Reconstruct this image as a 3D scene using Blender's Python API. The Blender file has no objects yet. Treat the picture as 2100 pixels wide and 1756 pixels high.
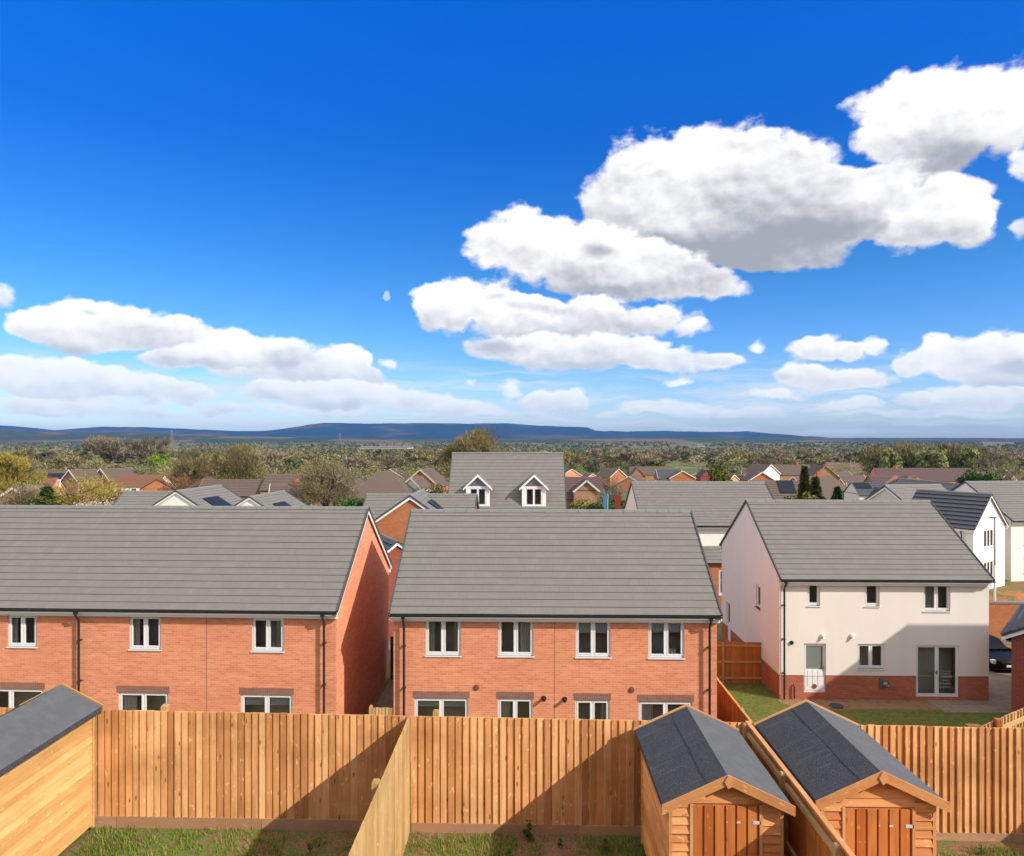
import bpy, math, random
import numpy as np
from mathutils import Vector, Matrix, noise as mnoise

random.seed(7)
rng = np.random.default_rng(11)
S = bpy.context.scene
COL = S.collection
R = math.radians
CAMZ = 10.9
YAW = R(1.25)
FOC = 1457.0            # focal length in units of a 2100 wide picture (25 mm lens)

def ray(px, py):
    u = (px - 1050) / FOC
    v = -(py - 899) / FOC
    dx = u * math.cos(YAW) - math.sin(YAW)
    dy = u * math.sin(YAW) + math.cos(YAW)
    return dx / dy, v / dy

def at(px, py, Y):
    """point measured in the photograph, at the distance Y where the thing stands"""
    a, b = ray(px, py)
    return Vector((a * Y, Y, CAMZ + b * Y))

def XA(px, Y): return at(px, 899, Y).x
def ZA(px, py, Y): return at(px, py, Y).z

# ------------------------------------------------------------------ materials
MATS = {}

class NT:
    def __init__(self, tree): self.t = tree; self.L = tree.links
    def n(self, typ, **kw):
        nd = self.t.nodes.new(typ)
        ins = kw.pop('ins', {})
        for k, v in kw.items(): setattr(nd, k, v)
        for k, v in ins.items():
            sock = nd.inputs[k]
            if hasattr(v, 'is_output') or isinstance(v, bpy.types.NodeSocket): self.L.new(v, sock)
            else: sock.default_value = v
        return nd
    def math(self, op, a, b=None, c=None, clamp=False):
        nd = self.t.nodes.new('ShaderNodeMath'); nd.operation = op; nd.use_clamp = clamp
        for i, v in enumerate((a, b, c)):
            if v is None: continue
            if isinstance(v, bpy.types.NodeSocket): self.L.new(v, nd.inputs[i])
            else: nd.inputs[i].default_value = v
        return nd.outputs[0]
    def vm(self, op, a, b=None, c=None, out=0):
        nd = self.t.nodes.new('ShaderNodeVectorMath'); nd.operation = op
        for i, v in enumerate((a, b, c)):
            if v is None: continue
            if isinstance(v, bpy.types.NodeSocket): self.L.new(v, nd.inputs[i])
            else: nd.inputs[i].default_value = v
        return nd.outputs[out]
    def mix(self, f, a, b, blend='MIX'):
        nd = self.t.nodes.new('ShaderNodeMix'); nd.data_type = 'RGBA'; nd.blend_type = blend
        for i, v in ((0, f), (6, a), (7, b)):
            if isinstance(v, bpy.types.NodeSocket): self.L.new(v, nd.inputs[i])
            else: nd.inputs[i].default_value = v if i == 0 else (v[0], v[1], v[2], 1)
        return nd.outputs[2]
    def ramp(self, f, stops, interp='LINEAR'):
        nd = self.t.nodes.new('ShaderNodeValToRGB'); cr = nd.color_ramp; cr.interpolation = interp
        while len(cr.elements) < len(stops): cr.elements.new(0.5)
        for e, (p, c) in zip(cr.elements, stops):
            e.position = p
            e.color = (c[0], c[1], c[2], 1) if hasattr(c, '__len__') else (c, c, c, 1)
        self.L.new(f, nd.inputs[0])
        return nd.outputs[0]
    def sstep(self, v, a, b):
        nd = self.t.nodes.new('ShaderNodeMapRange'); nd.interpolation_type = 'SMOOTHSTEP'
        self.L.new(v, nd.inputs[0]); nd.inputs[1].default_value = a; nd.inputs[2].default_value = b
        return nd.outputs[0]
    def noise(self, vec, scale, detail=4, rough=.5, out=0):
        nd = self.n('ShaderNodeTexNoise', ins={'Scale': scale, 'Detail': detail, 'Roughness': rough})
        if vec is not None: self.L.new(vec, nd.inputs['Vector'])
        return nd.outputs[out]
    def scale(self, vec, s):
        return self.vm('MULTIPLY', vec, s)

def newmat(name):
    m = bpy.data.materials.new(name); m.use_nodes = True
    t = m.node_tree
    for nd in list(t.nodes): t.nodes.remove(nd)
    nt = NT(t)
    out = t.nodes.new('ShaderNodeOutputMaterial')
    b = t.nodes.new('ShaderNodeBsdfPrincipled')
    t.links.new(b.outputs[0], out.inputs[0])
    MATS[name] = m
    return m, nt, b, out

def setc(nt, b, col, rough=.8, spec=.3, bump=None, bstr=.3, bdist=.01):
    if isinstance(col, bpy.types.NodeSocket): nt.L.new(col, b.inputs['Base Color'])
    else: b.inputs['Base Color'].default_value = (*col, 1)
    if isinstance(rough, bpy.types.NodeSocket): nt.L.new(rough, b.inputs['Roughness'])
    else: b.inputs['Roughness'].default_value = rough
    b.inputs['Specular IOR Level'].default_value = spec
    if bump is not None:
        bn = nt.n('ShaderNodeBump', ins={'Strength': bstr, 'Distance': bdist, 'Height': bump})
        nt.L.new(bn.outputs[0], b.inputs['Normal'])

def uvc(nt): return nt.n('ShaderNodeTexCoord').outputs['UV']
def objc(nt): return nt.n('ShaderNodeTexCoord').outputs['Object']
def rndattr(nt):
    return nt.n('ShaderNodeAttribute', attribute_name='rnd').outputs['Fac']

def mat_plain(name, col, rough=.6, spec=.4, var=.12, scale=6, metallic=0):
    m, nt, b, o = newmat(name)
    f = nt.noise(objc(nt), scale, 5, .6)
    c = nt.mix(f, tuple(x * (1 - var) for x in col), tuple(min(1, x * (1 + var)) for x in col))
    setc(nt, b, c, rough, spec)
    b.inputs['Metallic'].default_value = metallic
    return m

def mat_brick(name, c1, c2, mortar, pale=.25):
    m, nt, b, o = newmat(name)
    uv = uvc(nt)
    br = nt.n('ShaderNodeTexBrick', ins={'Scale': 1.0, 'Mortar Size': .005, 'Mortar Smooth': .3, 'Bias': 0.0,
              'Brick Width': .225, 'Row Height': .075, 'Color1': (*c1, 1), 'Color2': (*c2, 1), 'Mortar': (*mortar, 1)})
    nt.L.new(uv, br.inputs['Vector'])
    big = nt.noise(nt.scale(uv, (.35, 1.1, 1)), 1.0, 4, .6)
    streak = nt.noise(nt.scale(uv, (.9, 9, 1)), 1.0, 3, .6)
    c = nt.mix(nt.math('MULTIPLY', nt.sstep(streak, .45, .75), pale), br.outputs[0], tuple(min(1, x * 1.7) for x in c1))
    c = nt.mix(nt.math('MULTIPLY', nt.sstep(big, .35, .75), .35), c, tuple(x * .78 for x in c2))
    spk = nt.noise(nt.scale(uv, (3.1, 13, 1)), 1.0, 2, .5)
    c = nt.mix(nt.math('MULTIPLY', nt.sstep(spk, .68, .74), .35), c, (.62, .42, .30))
    setc(nt, b, c, .9, .15, br.outputs['Fac'], .35, -.006)
    return m

def mat_tile(name, col, dark=.7):
    m, nt, b, o = newmat(name)
    uv = uvc(nt)
    br = nt.n('ShaderNodeTexBrick', ins={'Scale': 1.0, 'Mortar Size': .005, 'Mortar Smooth': .2, 'Bias': -.1,
              'Brick Width': .33, 'Row Height': .15, 'Color1': (*col, 1), 'Color2': (*(x * .90 for x in col), 1), 'Mortar': (*(x * dark for x in col), 1)})
    nt.L.new(uv, br.inputs['Vector'])
    n1 = nt.noise(nt.scale(uv, (1, 2, 1)), 2.2, 6, .65)
    n2 = nt.noise(nt.scale(uv, (1, 2, 1)), 45, 3, .6)
    c = nt.mix(nt.sstep(n1, .3, .8), br.outputs[0], tuple(x * .83 for x in col))
    c = nt.mix(nt.math('MULTIPLY', nt.sstep(n2, .45, .8), .4), c, tuple(min(1, x * 1.35) for x in col))
    li = nt.noise(nt.scale(uv, (1, 2, 1)), 7, 4, .7)
    c = nt.mix(nt.math('MULTIPLY', nt.sstep(li, .66, .74), .35), c, tuple(min(1, x * 1.7) for x in col))
    setc(nt, b, c, .72, .35, n2, .15, .004)
    return m

def mat_wood(name, cols, knots=.8, rough=.75):
    """cols: dark, mid, light. grain runs along V (metres); rnd = a number of its own for each board"""
    m, nt, b, o = newmat(name)
    uv = uvc(nt); rn = rndattr(nt)
    off = nt.n('ShaderNodeCombineXYZ'); nt.L.new(nt.math('MULTIPLY', rn, 37.0), off.inputs[0]); nt.L.new(nt.math('MULTIPLY', rn, 91.0), off.inputs[1])
    p = nt.vm('ADD', uv, off.outputs[0])
    g = nt.noise(nt.scale(p, (38, 1.6, 1)), 1.0, 5, .62)
    g2 = nt.noise(nt.scale(p, (7, .7, 1)), 1.0, 4, .6)
    c = nt.ramp(nt.math('ADD', nt.math('MULTIPLY', g, .52), nt.math('MULTIPLY', rn, .48)), [(.12, cols[0]), (.5, cols[1]), (.85, cols[2])])
    c = nt.mix(nt.math('MULTIPLY', nt.sstep(g2, .45, .75), .55), c, cols[0])
    vo = nt.n('ShaderNodeTexVoronoi', ins={'Scale': 1.0}); nt.L.new(nt.scale(p, (8.0, 2.6, 1)), vo.inputs['Vector'])
    sel = nt.math('GREATER_THAN', nt.n('ShaderNodeSeparateColor', ins={0: vo.outputs['Color']}).outputs[0], .42)
    kn = nt.math('MULTIPLY', nt.math('SUBTRACT', 1.0, nt.sstep(vo.outputs['Distance'], .06, .17)), sel)
    c = nt.mix(nt.math('MULTIPLY', kn, knots), c, tuple(x * .42 for x in cols[0]))
    spot = nt.noise(nt.scale(p, (16, 6, 1)), 1.0, 2, .5)
    c = nt.mix(nt.math('MULTIPLY', nt.sstep(spot, .63, .70), .6), c, tuple(min(1, x * 1.25) for x in cols[2]))
    wet = nt.noise(nt.scale(objc(nt), (.6, .6, 1.1)), 1.0, 4, .6)
    c = nt.mix(nt.math('MULTIPLY', nt.sstep(wet, .42, .7), .42), c, tuple(x * .7 for x in cols[0]))
    setc(nt, b, c, rough, .25, g, .25, .003)
    return m

def mat_leaf(name, c1, c2, c3, trans=.25, rough=.7):
    m, nt, b, o = newmat(name)
    rn = rndattr(nt)
    c = nt.ramp(rn, [(0, c1), (.5, c2), (1, c3)])
    setc(nt, b, c, rough, .2)
    if trans > 0:
        tr = nt.n('ShaderNodeBsdfTranslucent'); nt.L.new(c, tr.inputs[0])
        mx = nt.n('ShaderNodeMixShader', ins={0: trans})
        nt.L.new(b.outputs[0], mx.inputs[1]); nt.L.new(tr.outputs[0], mx.inputs[2]); nt.L.new(mx.outputs[0], o.inputs[0])
    return m

def mat_glass():
    m, nt, b, o = newmat('window_glass')
    nt.t.nodes.remove(b)
    tr = nt.n('ShaderNodeBsdfTransparent', ins={0: (.86, .89, .90, 1)})
    gl = nt.n('ShaderNodeBsdfGlossy', ins={'Roughness': .02, 'Color': (.9, .95, 1, 1)})
    fr = nt.n('ShaderNodeFresnel', ins={'IOR': 1.5})
    f = nt.math('ADD', nt.math('MULTIPLY', fr.outputs[0], .9), .035)
    mx = nt.n('ShaderNodeMixShader', ins={0: f})
    nt.L.new(tr.outputs[0], mx.inputs[1]); nt.L.new(gl.outputs[0], mx.inputs[2]); nt.L.new(mx.outputs[0], o.inputs[0])

mat_brick('red_brick', (.76, .30, .155), (.65, .215, .105), (.66, .46, .36))
mat_brick('plinth_brick', (.46, .145, .075), (.38, .105, .055), (.40, .24, .17), .15)
mat_brick('dark_brick', (.30, .075, .045), (.24, .06, .04), (.30, .17, .13), .15)
mat_brick('orange_brick', (.46, .17, .07), (.40, .13, .05), (.42, .28, .18))
mat_brick('brown_brick', (.38, .22, .12), (.32, .17, .09), (.38, .28, .20))
mat_brick('lintel_brick', (.30, .155, .115), (.25, .125, .095), (.30, .19, .15))
mat_tile('grey_tile', (.180, .167, .149))
mat_tile('slate_tile', (.075, .080, .095))
mat_tile('brown_tile', (.135, .095, .072))
mat_tile('rust_tile', (.22, .095, .055))
mat_tile('purple_tile', (.11, .065, .06))
mat_plain('tile_edge_shade', (.06, .055, .05), .9, .2)  # dark tile edges: shadow lines of the courses painted as colour
mat_plain('verge_grey', (.055, .060, .066), .6, .4)
mat_plain('ridge_grey', (.19, .185, .175), .8, .3)
mat_plain('white_pvc', (.80, .80, .79), .35, .5, .04)
mat_plain('black_pvc', (.022, .021, .021), .35, .5)
mat_plain('grey_metal', (.22, .23, .24), .4, .5, .1, 8, .6)
mat_plain('pale_metal', (.60, .60, .58), .4, .5, .05)
mat_plain('terracotta', (.20, .075, .045), .8, .2)
mat_plain('curtain_cloth', (.72, .69, .62), .9, .1)
mat_plain('blind_cloth', (.60, .62, .62), .8, .2)
mat_plain('interior_plaster', (.66, .60, .53), .9, .1)
mat_plain('interior_dark', (.045, .035, .03), .9, .1)
mat_plain('cyan_paint', (.12, .55, .75), .5, .4)
mat_plain('solar_cell', (.016, .020, .028), .45, .15, .1)
mat_plain('car_paint', (.010, .010, .010), .3, .12, .1)
mat_plain('rubber', (.02, .02, .02), .8, .2)
mat_plain('blue_fabric', (.05, .17, .32), .7, .3)
mat_plain('red_paint', (.24, .02, .02), .5, .4)
mat_plain('white_paint', (.78, .76, .72), .6, .3)
mat_plain('hatch_green', (.06, .12, .09), .3, .5)
mat_glass()
m_, nt_, b_, o_ = newmat('obscured_glass'); setc(nt_, b_, (.19, .225, .20), .25, .5)
mat_wood('fence_wood', ((.34, .130, .038), (.67, .325, .122), (.84, .49, .225)))
mat_wood('shed_wood', ((.40, .14, .04), (.74, .32, .115), (.88, .48, .21)), .5)
mat_wood('shed_door_wood', ((.34, .085, .020), (.54, .165, .038), (.66, .27, .075)), .5)
mat_wood('pale_wood', ((.34, .18, .06), (.50, .31, .125), (.58, .40, .19)), .35)
mat_wood('light_wood', ((.44, .20, .06), (.66, .375, .135), (.77, .50, .21)), .35)
mat_wood('trim_wood', ((.52, .22, .075), (.66, .34, .14), (.74, .44, .21)), .4)
mat_wood('orange_wood', ((.34, .10, .022), (.48, .16, .035), (.58, .23, .06)), .4)
mat_wood('gravel_board_wood', ((.36, .19, .10), (.45, .26, .15), (.50, .31, .19)), .3)

def mk_render():
    for nm, col in (('cream_render', (.79, .725, .66)), ('white_render', (.86, .82, .74)), ('pale_render', (.58, .56, .50))):
        m, nt, b, o = newmat(nm)
        uv = uvc(nt)
        n1 = nt.noise(nt.scale(uv, (1.6, .22, 1)), 1.0, 6, .65)
        n2 = nt.noise(uv, 60, 4, .6)
        c = nt.mix(nt.math('MULTIPLY', nt.sstep(n1, .4, .8), .5), col, tuple(x * .90 for x in col))
        setc(nt, b, c, .92, .12, n2, .12, .004)
mk_render()

def mk_felt():
    for nm, c0, c1 in (('roof_felt', (.022, .024, .027), (.135, .138, .143)), ('smooth_felt', (.085, .088, .092), (.115, .118, .122))):
        m, nt, b, o = newmat(nm)
        p = objc(nt)
        n1 = nt.noise(p, 90, 3, .7); n2 = nt.noise(p, 4, 5, .6); n3 = nt.noise(nt.scale(p, (1.2, 14, 1)), 1.0, 3, .5)
        c = nt.mix(nt.sstep(n1, .40, .72), c0, c1)
        c = nt.mix(nt.math('MULTIPLY', nt.sstep(n2, .4, .7), .4), c, tuple(x * 1.6 for x in c0))
        c = nt.mix(nt.math('MULTIPLY', nt.sstep(n3, .58, .7), .25), c, c1)
        setc(nt, b, c, .85, .3, n1, .5, .004)
mk_felt()

def mk_ground():
    m, nt, b, o = newmat('ground_soil')
    geo = nt.n('ShaderNodeNewGeometry').outputs['Position']
    n1 = nt.noise(geo, .55, 6, .62); n2 = nt.noise(geo, 4.5, 6, .7); n3 = nt.noise(geo, 26, 4, .7)
    soil = nt.mix(nt.sstep(n3, .3, .75), (.16, .085, .045), (.34, .195, .11))
    grass = nt.mix(nt.sstep(n3, .3, .7), (.07, .105, .022), (.17, .205, .055))
    dry = nt.mix(nt.sstep(n2, .3, .7), (.16, .13, .055), (.24, .19, .09))
    near = nt.mix(nt.sstep(nt.math('ADD', nt.math('MULTIPLY', n1, .5), nt.math('MULTIPLY', n2, .5)), .44, .56), soil, grass)
    near = nt.mix(nt.math('MULTIPLY', nt.sstep(n3, .55, .68), .35), near, dry)
    vo = nt.n('ShaderNodeTexVoronoi', ins={'Scale': .0042}); nt.L.new(nt.scale(geo, (1, .45, 0)), vo.inputs['Vector'])
    far = nt.ramp(nt.n('ShaderNodeSeparateColor', ins={0: vo.outputs['Color']}).outputs[0],
                  [(0, (.15, .14, .06)), (.3, (.15, .19, .06)), (.5, (.22, .175, .095)), (.7, (.13, .16, .06)), (.9, (.26, .16, .10)), (1, (.19, .25, .075))], 'CONSTANT')
    fn = nt.noise(geo, .03, 6, .65)
    far = nt.mix(nt.sstep(fn, .42, .6), far, (.075, .072, .032))
    sy = nt.n('ShaderNodeSeparateXYZ', ins={0: geo}).outputs[1]
    c = nt.mix(nt.sstep(sy, 60, 160), near, far)
    setc(nt, b, c, .95, .1, n3, .6, .03)
    # lawn behind the white house, paving, road, hills
    m, nt, b, o = newmat('lawn_turf')
    geo = nt.n('ShaderNodeNewGeometry').outputs['Position']
    n2 = nt.noise(nt.scale(geo, (1.2, 2.6, 1)), 1.3, 6, .7); n3 = nt.noise(nt.scale(geo, (1, 1.8, 1)), 6, 5, .75)
    c = nt.mix(nt.sstep(n3, .3, .7), (.06, .082, .016), (.165, .19, .042))
    c = nt.mix(nt.math('MULTIPLY', nt.sstep(n2, .50, .64), .7), c, (.22, .15, .06))
    setc(nt, b, c, .95, .1, n3, .8, .03)
    m, nt, b, o = newmat('paving')
    geo = nt.n('ShaderNodeNewGeometry').outputs['Position']
    br = nt.n('ShaderNodeTexBrick', ins={'Scale': 1.0, 'Mortar Size': .008, 'Brick Width': .6, 'Row Height': .6, 'Color1': (.30, .245, .19, 1), 'Color2': (.25, .20, .16, 1), 'Mortar': (.12, .10, .08, 1)})
    nt.L.new(geo, br.inputs['Vector'])
    n2 = nt.noise(geo, 5, 5, .65)
    c = nt.mix(nt.math('MULTIPLY', nt.sstep(n2, .4, .7), .5), br.outputs[0], (.20, .13, .085))
    setc(nt, b, c, .9, .2, n2, .2, .01)
    m, nt, b, o = newmat('asphalt')
    geo = nt.n('ShaderNodeNewGeometry').outputs['Position']
    n2 = nt.noise(geo, 18, 5, .7); n1 = nt.noise(geo, .7, 4, .6)
    c = nt.mix(nt.sstep(n2, .3, .7), (.11, .10, .095), (.17, .155, .145))
    c = nt.mix(nt.math('MULTIPLY', n1, .4), c, (.20, .185, .17))
    setc(nt, b, c, .9, .2, n2, .2, .005)
    m, nt, b, o = newmat('earth_strip')
    geo = nt.n('ShaderNodeNewGeometry').outputs['Position']
    n2 = nt.noise(geo, 3, 6, .7); n3 = nt.noise(geo, 24, 4, .7)
    c = nt.mix(nt.sstep(n3, .3, .7), (.22, .125, .065), (.36, .225, .13))
    c = nt.mix(nt.math('MULTIPLY', nt.sstep(n2, .5, .65), .7), c, (.20, .09, .045))
    setc(nt, b, c, .95, .1, n3, .6, .02)
    m, nt, b, o = newmat('red_earth_bank')
    geo = nt.n('ShaderNodeNewGeometry').outputs['Position']
    n2 = nt.noise(geo, .9, 6, .7); n3 = nt.noise(geo, 6, 5, .75)
    c = nt.mix(nt.sstep(n2, .42, .56), (.40, .13, .055), (.12, .13, .04))
    c = nt.mix(nt.math('MULTIPLY', nt.sstep(n3, .55, .65), .7), c, (.45, .33, .22))
    setc(nt, b, c, .95, .1, n3, .8, .05)
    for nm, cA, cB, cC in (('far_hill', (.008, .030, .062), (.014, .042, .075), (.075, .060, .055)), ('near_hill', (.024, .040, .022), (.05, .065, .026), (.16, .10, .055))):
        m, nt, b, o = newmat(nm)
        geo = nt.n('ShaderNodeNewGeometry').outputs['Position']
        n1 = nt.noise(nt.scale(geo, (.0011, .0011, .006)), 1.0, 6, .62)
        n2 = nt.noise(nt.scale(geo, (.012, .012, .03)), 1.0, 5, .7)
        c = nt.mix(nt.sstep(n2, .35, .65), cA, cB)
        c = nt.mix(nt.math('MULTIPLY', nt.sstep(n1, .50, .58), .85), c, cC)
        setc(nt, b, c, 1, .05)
mk_ground()
mat_leaf('grass_blade', (0.095, 0.142, 0.019), (0.23, 0.304, 0.046), (0.432, 0.432, 0.13), .3)
mat_leaf('weed_leaf', (.02, .06, .012), (.04, .11, .02), (.09, .18, .04), .25)
mat_leaf('twig_olive', (0.105, 0.088, 0.036), (0.225, 0.185, 0.078), (0.36, 0.3, 0.135), .15)
mat_leaf('twig_brown', (0.12, 0.092, 0.05), (0.245, 0.192, 0.105), (0.37, 0.3, 0.175), .12)
mat_leaf('twig_grey', (0.09, 0.072, 0.047), (0.187, 0.151, 0.093), (0.3, 0.251, 0.152), .12)
mat_leaf('twig_yellow', (0.15, 0.115, 0.022), (0.31, 0.245, 0.045), (0.47, 0.38, 0.085), .2)
mat_leaf('leaf_spring', (0.08, 0.101, 0.03), (0.181, 0.196, 0.058), (0.304, 0.304, 0.103), .2)
mat_leaf('leaf_lime', (.10, .16, .012), (.20, .30, .02), (.32, .42, .05), .3)
mat_leaf('leaf_dark', (0.009, 0.03, 0.008), (0.03, 0.083, 0.018), (0.083, 0.165, 0.033), .15)
mat_leaf('leaf_olive_dark', (0.017, 0.035, 0.01), (0.06, 0.088, 0.018), (0.221, 0.192, 0.033), .15)
mat_leaf('leaf_wood', (0.041, 0.054, 0.023), (0.112, 0.115, 0.043), (0.234, 0.201, 0.073), .1)
mat_leaf('leaf_blossom', (.20, .13, .09), (.46, .33, .25), (.72, .62, .52), .2)
mat_leaf('leaf_rust', (.12, .05, .02), (.24, .11, .05), (.33, .18, .09), .2)
mat_plain('bark', (.055, .038, .026), .95, .1, .3, 3)

# ------------------------------------------------------------------ mesh builder
class MB:
    def __init__(self, xf=None):
        self.v = []; self.f = []; self.m = []; self.uv = []; self.r = []; self.xf = xf
        self.cr = 0.5
    def face(self, pts, mi=0, uv=None, rnd=None):
        b = len(self.v)
        pts = [Vector(p) for p in pts]
        if uv is None:
            n = Vector((0, 0, 0))
            for i in range(len(pts)):
                n += pts[i].cross(pts[(i + 1) % len(pts)])
            ax = max(range(3), key=lambda k: abs(n[k]))
            if ax == 0: uv = [(p.y, p.z) for p in pts]
            elif ax == 1: uv = [(p.x, p.z) for p in pts]
            else: uv = [(p.x, p.y) for p in pts]
        if self.xf is not None: pts = [self.xf @ p for p in pts]
        self.v += [tuple(p) for p in pts]
        self.f.append(tuple(range(b, b + len(pts))))
        self.m.append(mi); self.uv.append(uv); self.r.append(self.cr if rnd is None else rnd)
    def box(self, a, b, mi=0, rnd=None, skip=(), grain=None):
        x0, y0, z0 = a; x1, y1, z1 = b
        P = lambda x, y, z: (x, y, z)
        F = {'-z': [P(x0,y0,z0),P(x0,y1,z0),P(x1,y1,z0),P(x1,y0,z0)], '+z': [P(x0,y0,z1),P(x1,y0,z1),P(x1,y1,z1),P(x0,y1,z1)],
             '-y': [P(x0,y0,z0),P(x1,y0,z0),P(x1,y0,z1),P(x0,y0,z1)], '+y': [P(x1,y1,z0),P(x0,y1,z0),P(x0,y1,z1),P(x1,y1,z1)],
             '-x': [P(x0,y1,z0),P(x0,y0,z0),P(x0,y0,z1),P(x0,y1,z1)], '+x': [P(x1,y0,z0),P(x1,y1,z0),P(x1,y1,z1),P(x1,y0,z1)]}
        for k, q in F.items():
            if k in skip: continue
            uv = None
            if grain is not None:
                o = [i for i in range(3) if i != grain]
                uv = [(p[o[0]] + p[o[1]], p[grain]) for p in q]
            self.face(q, mi, uv, rnd)
    def hexa(self, p, mi=0, rnd=None, uvs=None):
        """8 points: bottom 0-3 ccw seen from above, top 4-7"""
        for idx in ((0,3,2,1),(4,5,6,7),(0,1,5,4),(1,2,6,5),(2,3,7,6),(3,0,4,7)):
            self.face([p[i] for i in idx], mi, None if uvs is None else [uvs[i] for i in idx], rnd)
    def beam(self, a, b, w, h, mi=0, rnd=None, up=(0,0,1)):
        a = Vector(a); b = Vector(b); d = b - a; L = d.length; d.normalize()
        s = d.cross(Vector(up)); s.normalize(); u = s.cross(d)
        p = []; uv = []
        for e, o in ((a, 0), (b, L)):
            for sx, sz in ((-1,-1),(1,-1),(1,1),(-1,1)):
                p.append(e + s * (w/2*sx) + u * (h/2*sz)); uv.append((sx*w/2 + sz*h/2, o))
        for idx in ((0,3,2,1),(4,5,6,7),(0,1,5,4),(1,2,6,5),(2,3,7,6),(3,0,4,7)):
            self.face([p[i] for i in idx], mi, [uv[i] for i in idx], rnd)
    def tube(self, pts, rad, n=8, mi=0, cap=True, rnd=None):
        pts = [Vector(p) for p in pts]
        if not hasattr(rad, '__len__'): rad = [rad] * len(pts)
        rings = []
        for i, p in enumerate(pts):
            d = (pts[min(i+1, len(pts)-1)] - pts[max(i-1, 0)]).normalized()
            s = d.cross(Vector((0,0,1)))
            if s.length < 1e-3: s = Vector((1,0,0))
            s.normalize(); u = s.cross(d)
            rings.append([p + (s*math.cos(2*math.pi*k/n) + u*math.sin(2*math.pi*k/n)) * rad[i] for k in range(n)])
        for i in range(len(rings)-1):
            for k in range(n):
                self.face([rings[i][k], rings[i+1][k], rings[i+1][(k+1)%n], rings[i][(k+1)%n]], mi, None, rnd)
        if cap:
            self.face(rings[0], mi, None, rnd); self.face(rings[-1][::-1], mi, None, rnd)
    def prism(self, poly, axis, a, b, mi=0, rnd=None):
        """poly of 2D points extruded along axis 'x','y' or 'z' from a to b"""
        def P(q, t): return {'x': (t, q[0], q[1]), 'y': (q[0], t, q[1]), 'z': (q[0], q[1], t)}[axis]
        A = [P(q, a) for q in poly]; B = [P(q, b) for q in poly]
        self.face(A[::-1], mi, None, rnd); self.face(B, mi, None, rnd)
        for i in range(len(poly)):
            j = (i+1) % len(poly)
            self.face([A[i], A[j], B[j], B[i]], mi, None, rnd)
    def build(self, name, mats, parent=None, smooth=False):
        me = bpy.data.meshes.new(name)
        me.from_pydata(self.v, [], self.f)
        if isinstance(mats, str): mats = [mats]
        for m in mats: me.materials.append(MATS[m])
        me.polygons.foreach_set('material_index', self.m)
        ul = me.uv_layers.new(name='UVMap')
        flat = []
        for u in self.uv:
            for q in u: flat += [q[0], q[1]]
        ul.data.foreach_set('uv', flat)
        at_ = me.attributes.new('rnd', 'FLOAT', 'FACE')
        at_.data.foreach_set('value', self.r)
        me.validate(); 
        if smooth:
            import bmesh
            bm = bmesh.new(); bm.from_mesh(me); bmesh.ops.remove_doubles(bm, verts=bm.verts, dist=1e-4); bm.to_mesh(me); bm.free()
            me.polygons.foreach_set('use_smooth', [True]*len(me.polygons))
            if hasattr(me, 'set_sharp_from_angle'): me.set_sharp_from_angle(angle=R(40))
        me.update()
        o = bpy.data.objects.new(name, me); COL.objects.link(o)
        if parent is not None: o.parent = parent
        return o

def tri_mesh(name, V, F, mat, rnd=None, parent=None):
    """V (n,3) F (m,k) numpy arrays"""
    me = bpy.data.meshes.new(name)
    n, k = F.shape
    me.vertices.add(len(V)); me.vertices.foreach_set('co', np.ascontiguousarray(V, dtype=np.float32).ravel())
    me.loops.add(n * k); me.loops.foreach_set('vertex_index', np.ascontiguousarray(F, dtype=np.int32).ravel())
    me.polygons.add(n); me.polygons.foreach_set('loop_start', np.arange(0, n * k, k, dtype=np.int32))
    try: me.polygons.foreach_set('loop_total', np.full(n, k, dtype=np.int32))
    except Exception: pass
    me.materials.append(MATS[mat])
    if rnd is not None:
        a = me.attributes.new('rnd', 'FLOAT', 'FACE'); a.data.foreach_set('value', np.ascontiguousarray(rnd, dtype=np.float32))
    me.update(calc_edges=True); me.validate()
    o = bpy.data.objects.new(name, me); COL.objects.link(o)
    if parent is not None: o.parent = parent
    return o

def thing(name, label, cat, loc=(0,0,0), rz=0.0, group=None):
    o = bpy.data.objects.new(name, None); COL.objects.link(o)
    o.location = loc; o.rotation_euler = (0, 0, rz); o.empty_display_size = .3
    o['label'] = label; o['category'] = cat
    if group: o['group'] = group
    return o

def tag(o, label, cat, group=None):
    o['label'] = label; o['category'] = cat
    if group: o['group'] = group
    return o

def struct(o): o['kind'] = 'structure'; return o

def dup(root, loc, rz=0.0, sc=1.0, label=None, group=None):
    r = root.copy(); COL.objects.link(r); r.location = loc; r.rotation_euler = (0, 0, rz); r.scale = (sc, sc, sc) if not hasattr(sc, '__len__') else sc
    if label: r['label'] = label
    if group: r['group'] = group
    for ch in list(root.children):
        c = ch.copy(); COL.objects.link(c); c.parent = r
        for g in list(ch.children):
            d = g.copy(); COL.objects.link(d); d.parent = c
    return r

# ------------------------------------------------------------------ house kit
def facade(origin, rz):
    """frame: x along the wall, -y outwards, z up"""
    return Matrix.Translation(origin) @ Matrix.Rotation(rz, 4, 'Z')

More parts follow.
